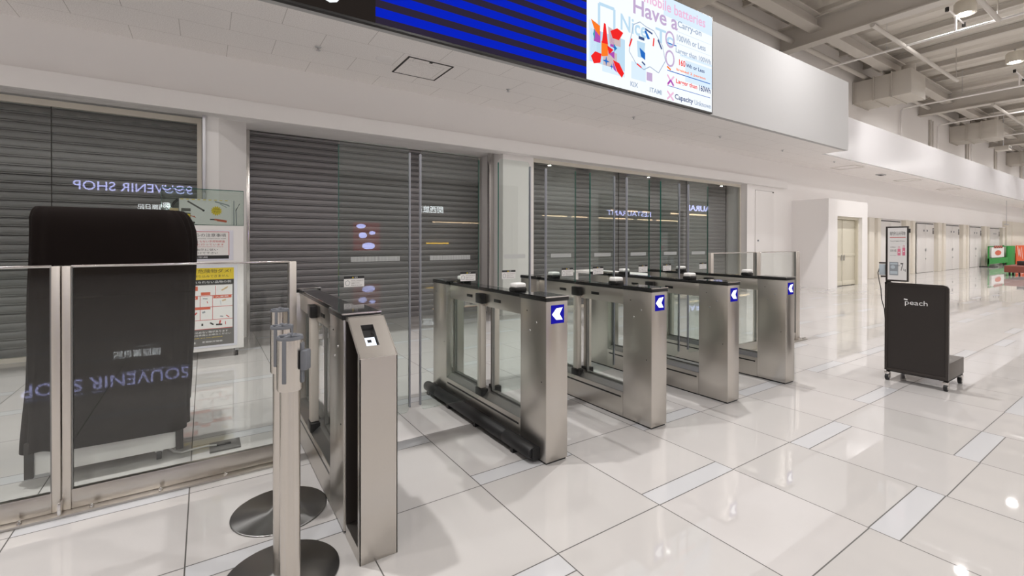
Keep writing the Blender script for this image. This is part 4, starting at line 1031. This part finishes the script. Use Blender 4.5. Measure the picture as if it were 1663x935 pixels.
# ------------------------------------------------------------------ shops on the opposite side of the hall (seen as reflections)
def shop(name, label, x0, x1):
    t = thing(name, label, 'shop front', (0, YR, 0))
    m = MB('shopfront'); m.box(x0, x1, 0.02, 0.30, 2.6, 5.0); m.box(x0, x0 + 0.4, 0.02, 0.30, 0, 2.6); m.box(x1 - 0.4, x1, 0.02, 0.30, 0, 2.6); m.build('facade', t, smooth=False)
    m = MB('timber'); m.box(x0 + 0.4, x1 - 0.4, 0.02, 0.06, 0, 2.6); m.build('back_panel', t, smooth=False)
    return t
t = shop('souvenir_shop', 'closed souvenir shop with blue white lit letters, mirrored in the left glass', -9.5, 3.5)
m = MB('sign_blue'); m.on((0, 0.31, 0), '+Y'); m.text('SOUVENIR SHOP', 0.6, 5.85, 4.17, 4.66, 0, 0.04); m.build('sign_letters', t, smooth=False)
m = MB('sign_white'); m.on((0, 0.31, 0), '+Y'); m.text('関西旅日記', 1.6, 3.15, 3.22, 3.52, 0, 0.03); m.build('sign_letters', t, smooth=False)
t = shop('gift_shop', 'closed gift shop with lit white kanji, mirrored in the glass leaf of the first lane', 5.2, 17.0)
m = MB('sign_white'); m.on((0, 0.31, 0), '+Y'); m.text('関西旅日記', -11.65, -9.55, 3.05, 3.45, 0, 0.03); m.build('sign_letters', t, smooth=False)
m = MB('yellow_strip'); m.box(10.6, 12.0, 0.31, 0.36, 1.25, 1.33); m.build('light_strip', t)
m = MB('poster_red_lit'); m.on((0, 0.31, 0), '+Y'); m.rect(-7.9, -6.5, 0.9, 2.4)
m.use('sign_blue').disc(-7.3, 1.15, 0.35, 0.01, 16, 0.18).disc(-7.0, 1.72, 0.22, 0.01, 16, 0.16).disc(-7.5, 1.85, 0.18, 0.01, 12, 0.1).disc(-6.9, 2.2, 0.25, 0.01, 12, 0.12); m.build('lit_poster', t, smooth=False)
m = MB('warm_strip'); m.box(11.0, 15.0, 0.31, 0.35, 2.5, 2.55); m.build('light_strip', t)
t = shop('restaurant_front', 'restaurant front with blue white lit letters, mirrored in the right glass', 24.5, 46.0)
m = MB('sign_blue'); m.on((0, 0.31, 0), '+Y'); m.text('RESTAURANT', -40.3, -33.7, 4.12, 4.62, 0, 0.04); m.build('sign_letters', t, smooth=False)
for xa, xb in ((25.5, 28.4), (29.0, 31.0), (32.5, 37.5), (38.2, 40.5), (41.2, 45.0)):
    m = MB('warm_strip'); m.box(xa, xb, 0.31, 0.36, 3.74, 3.84); m.build('light_strip', t)
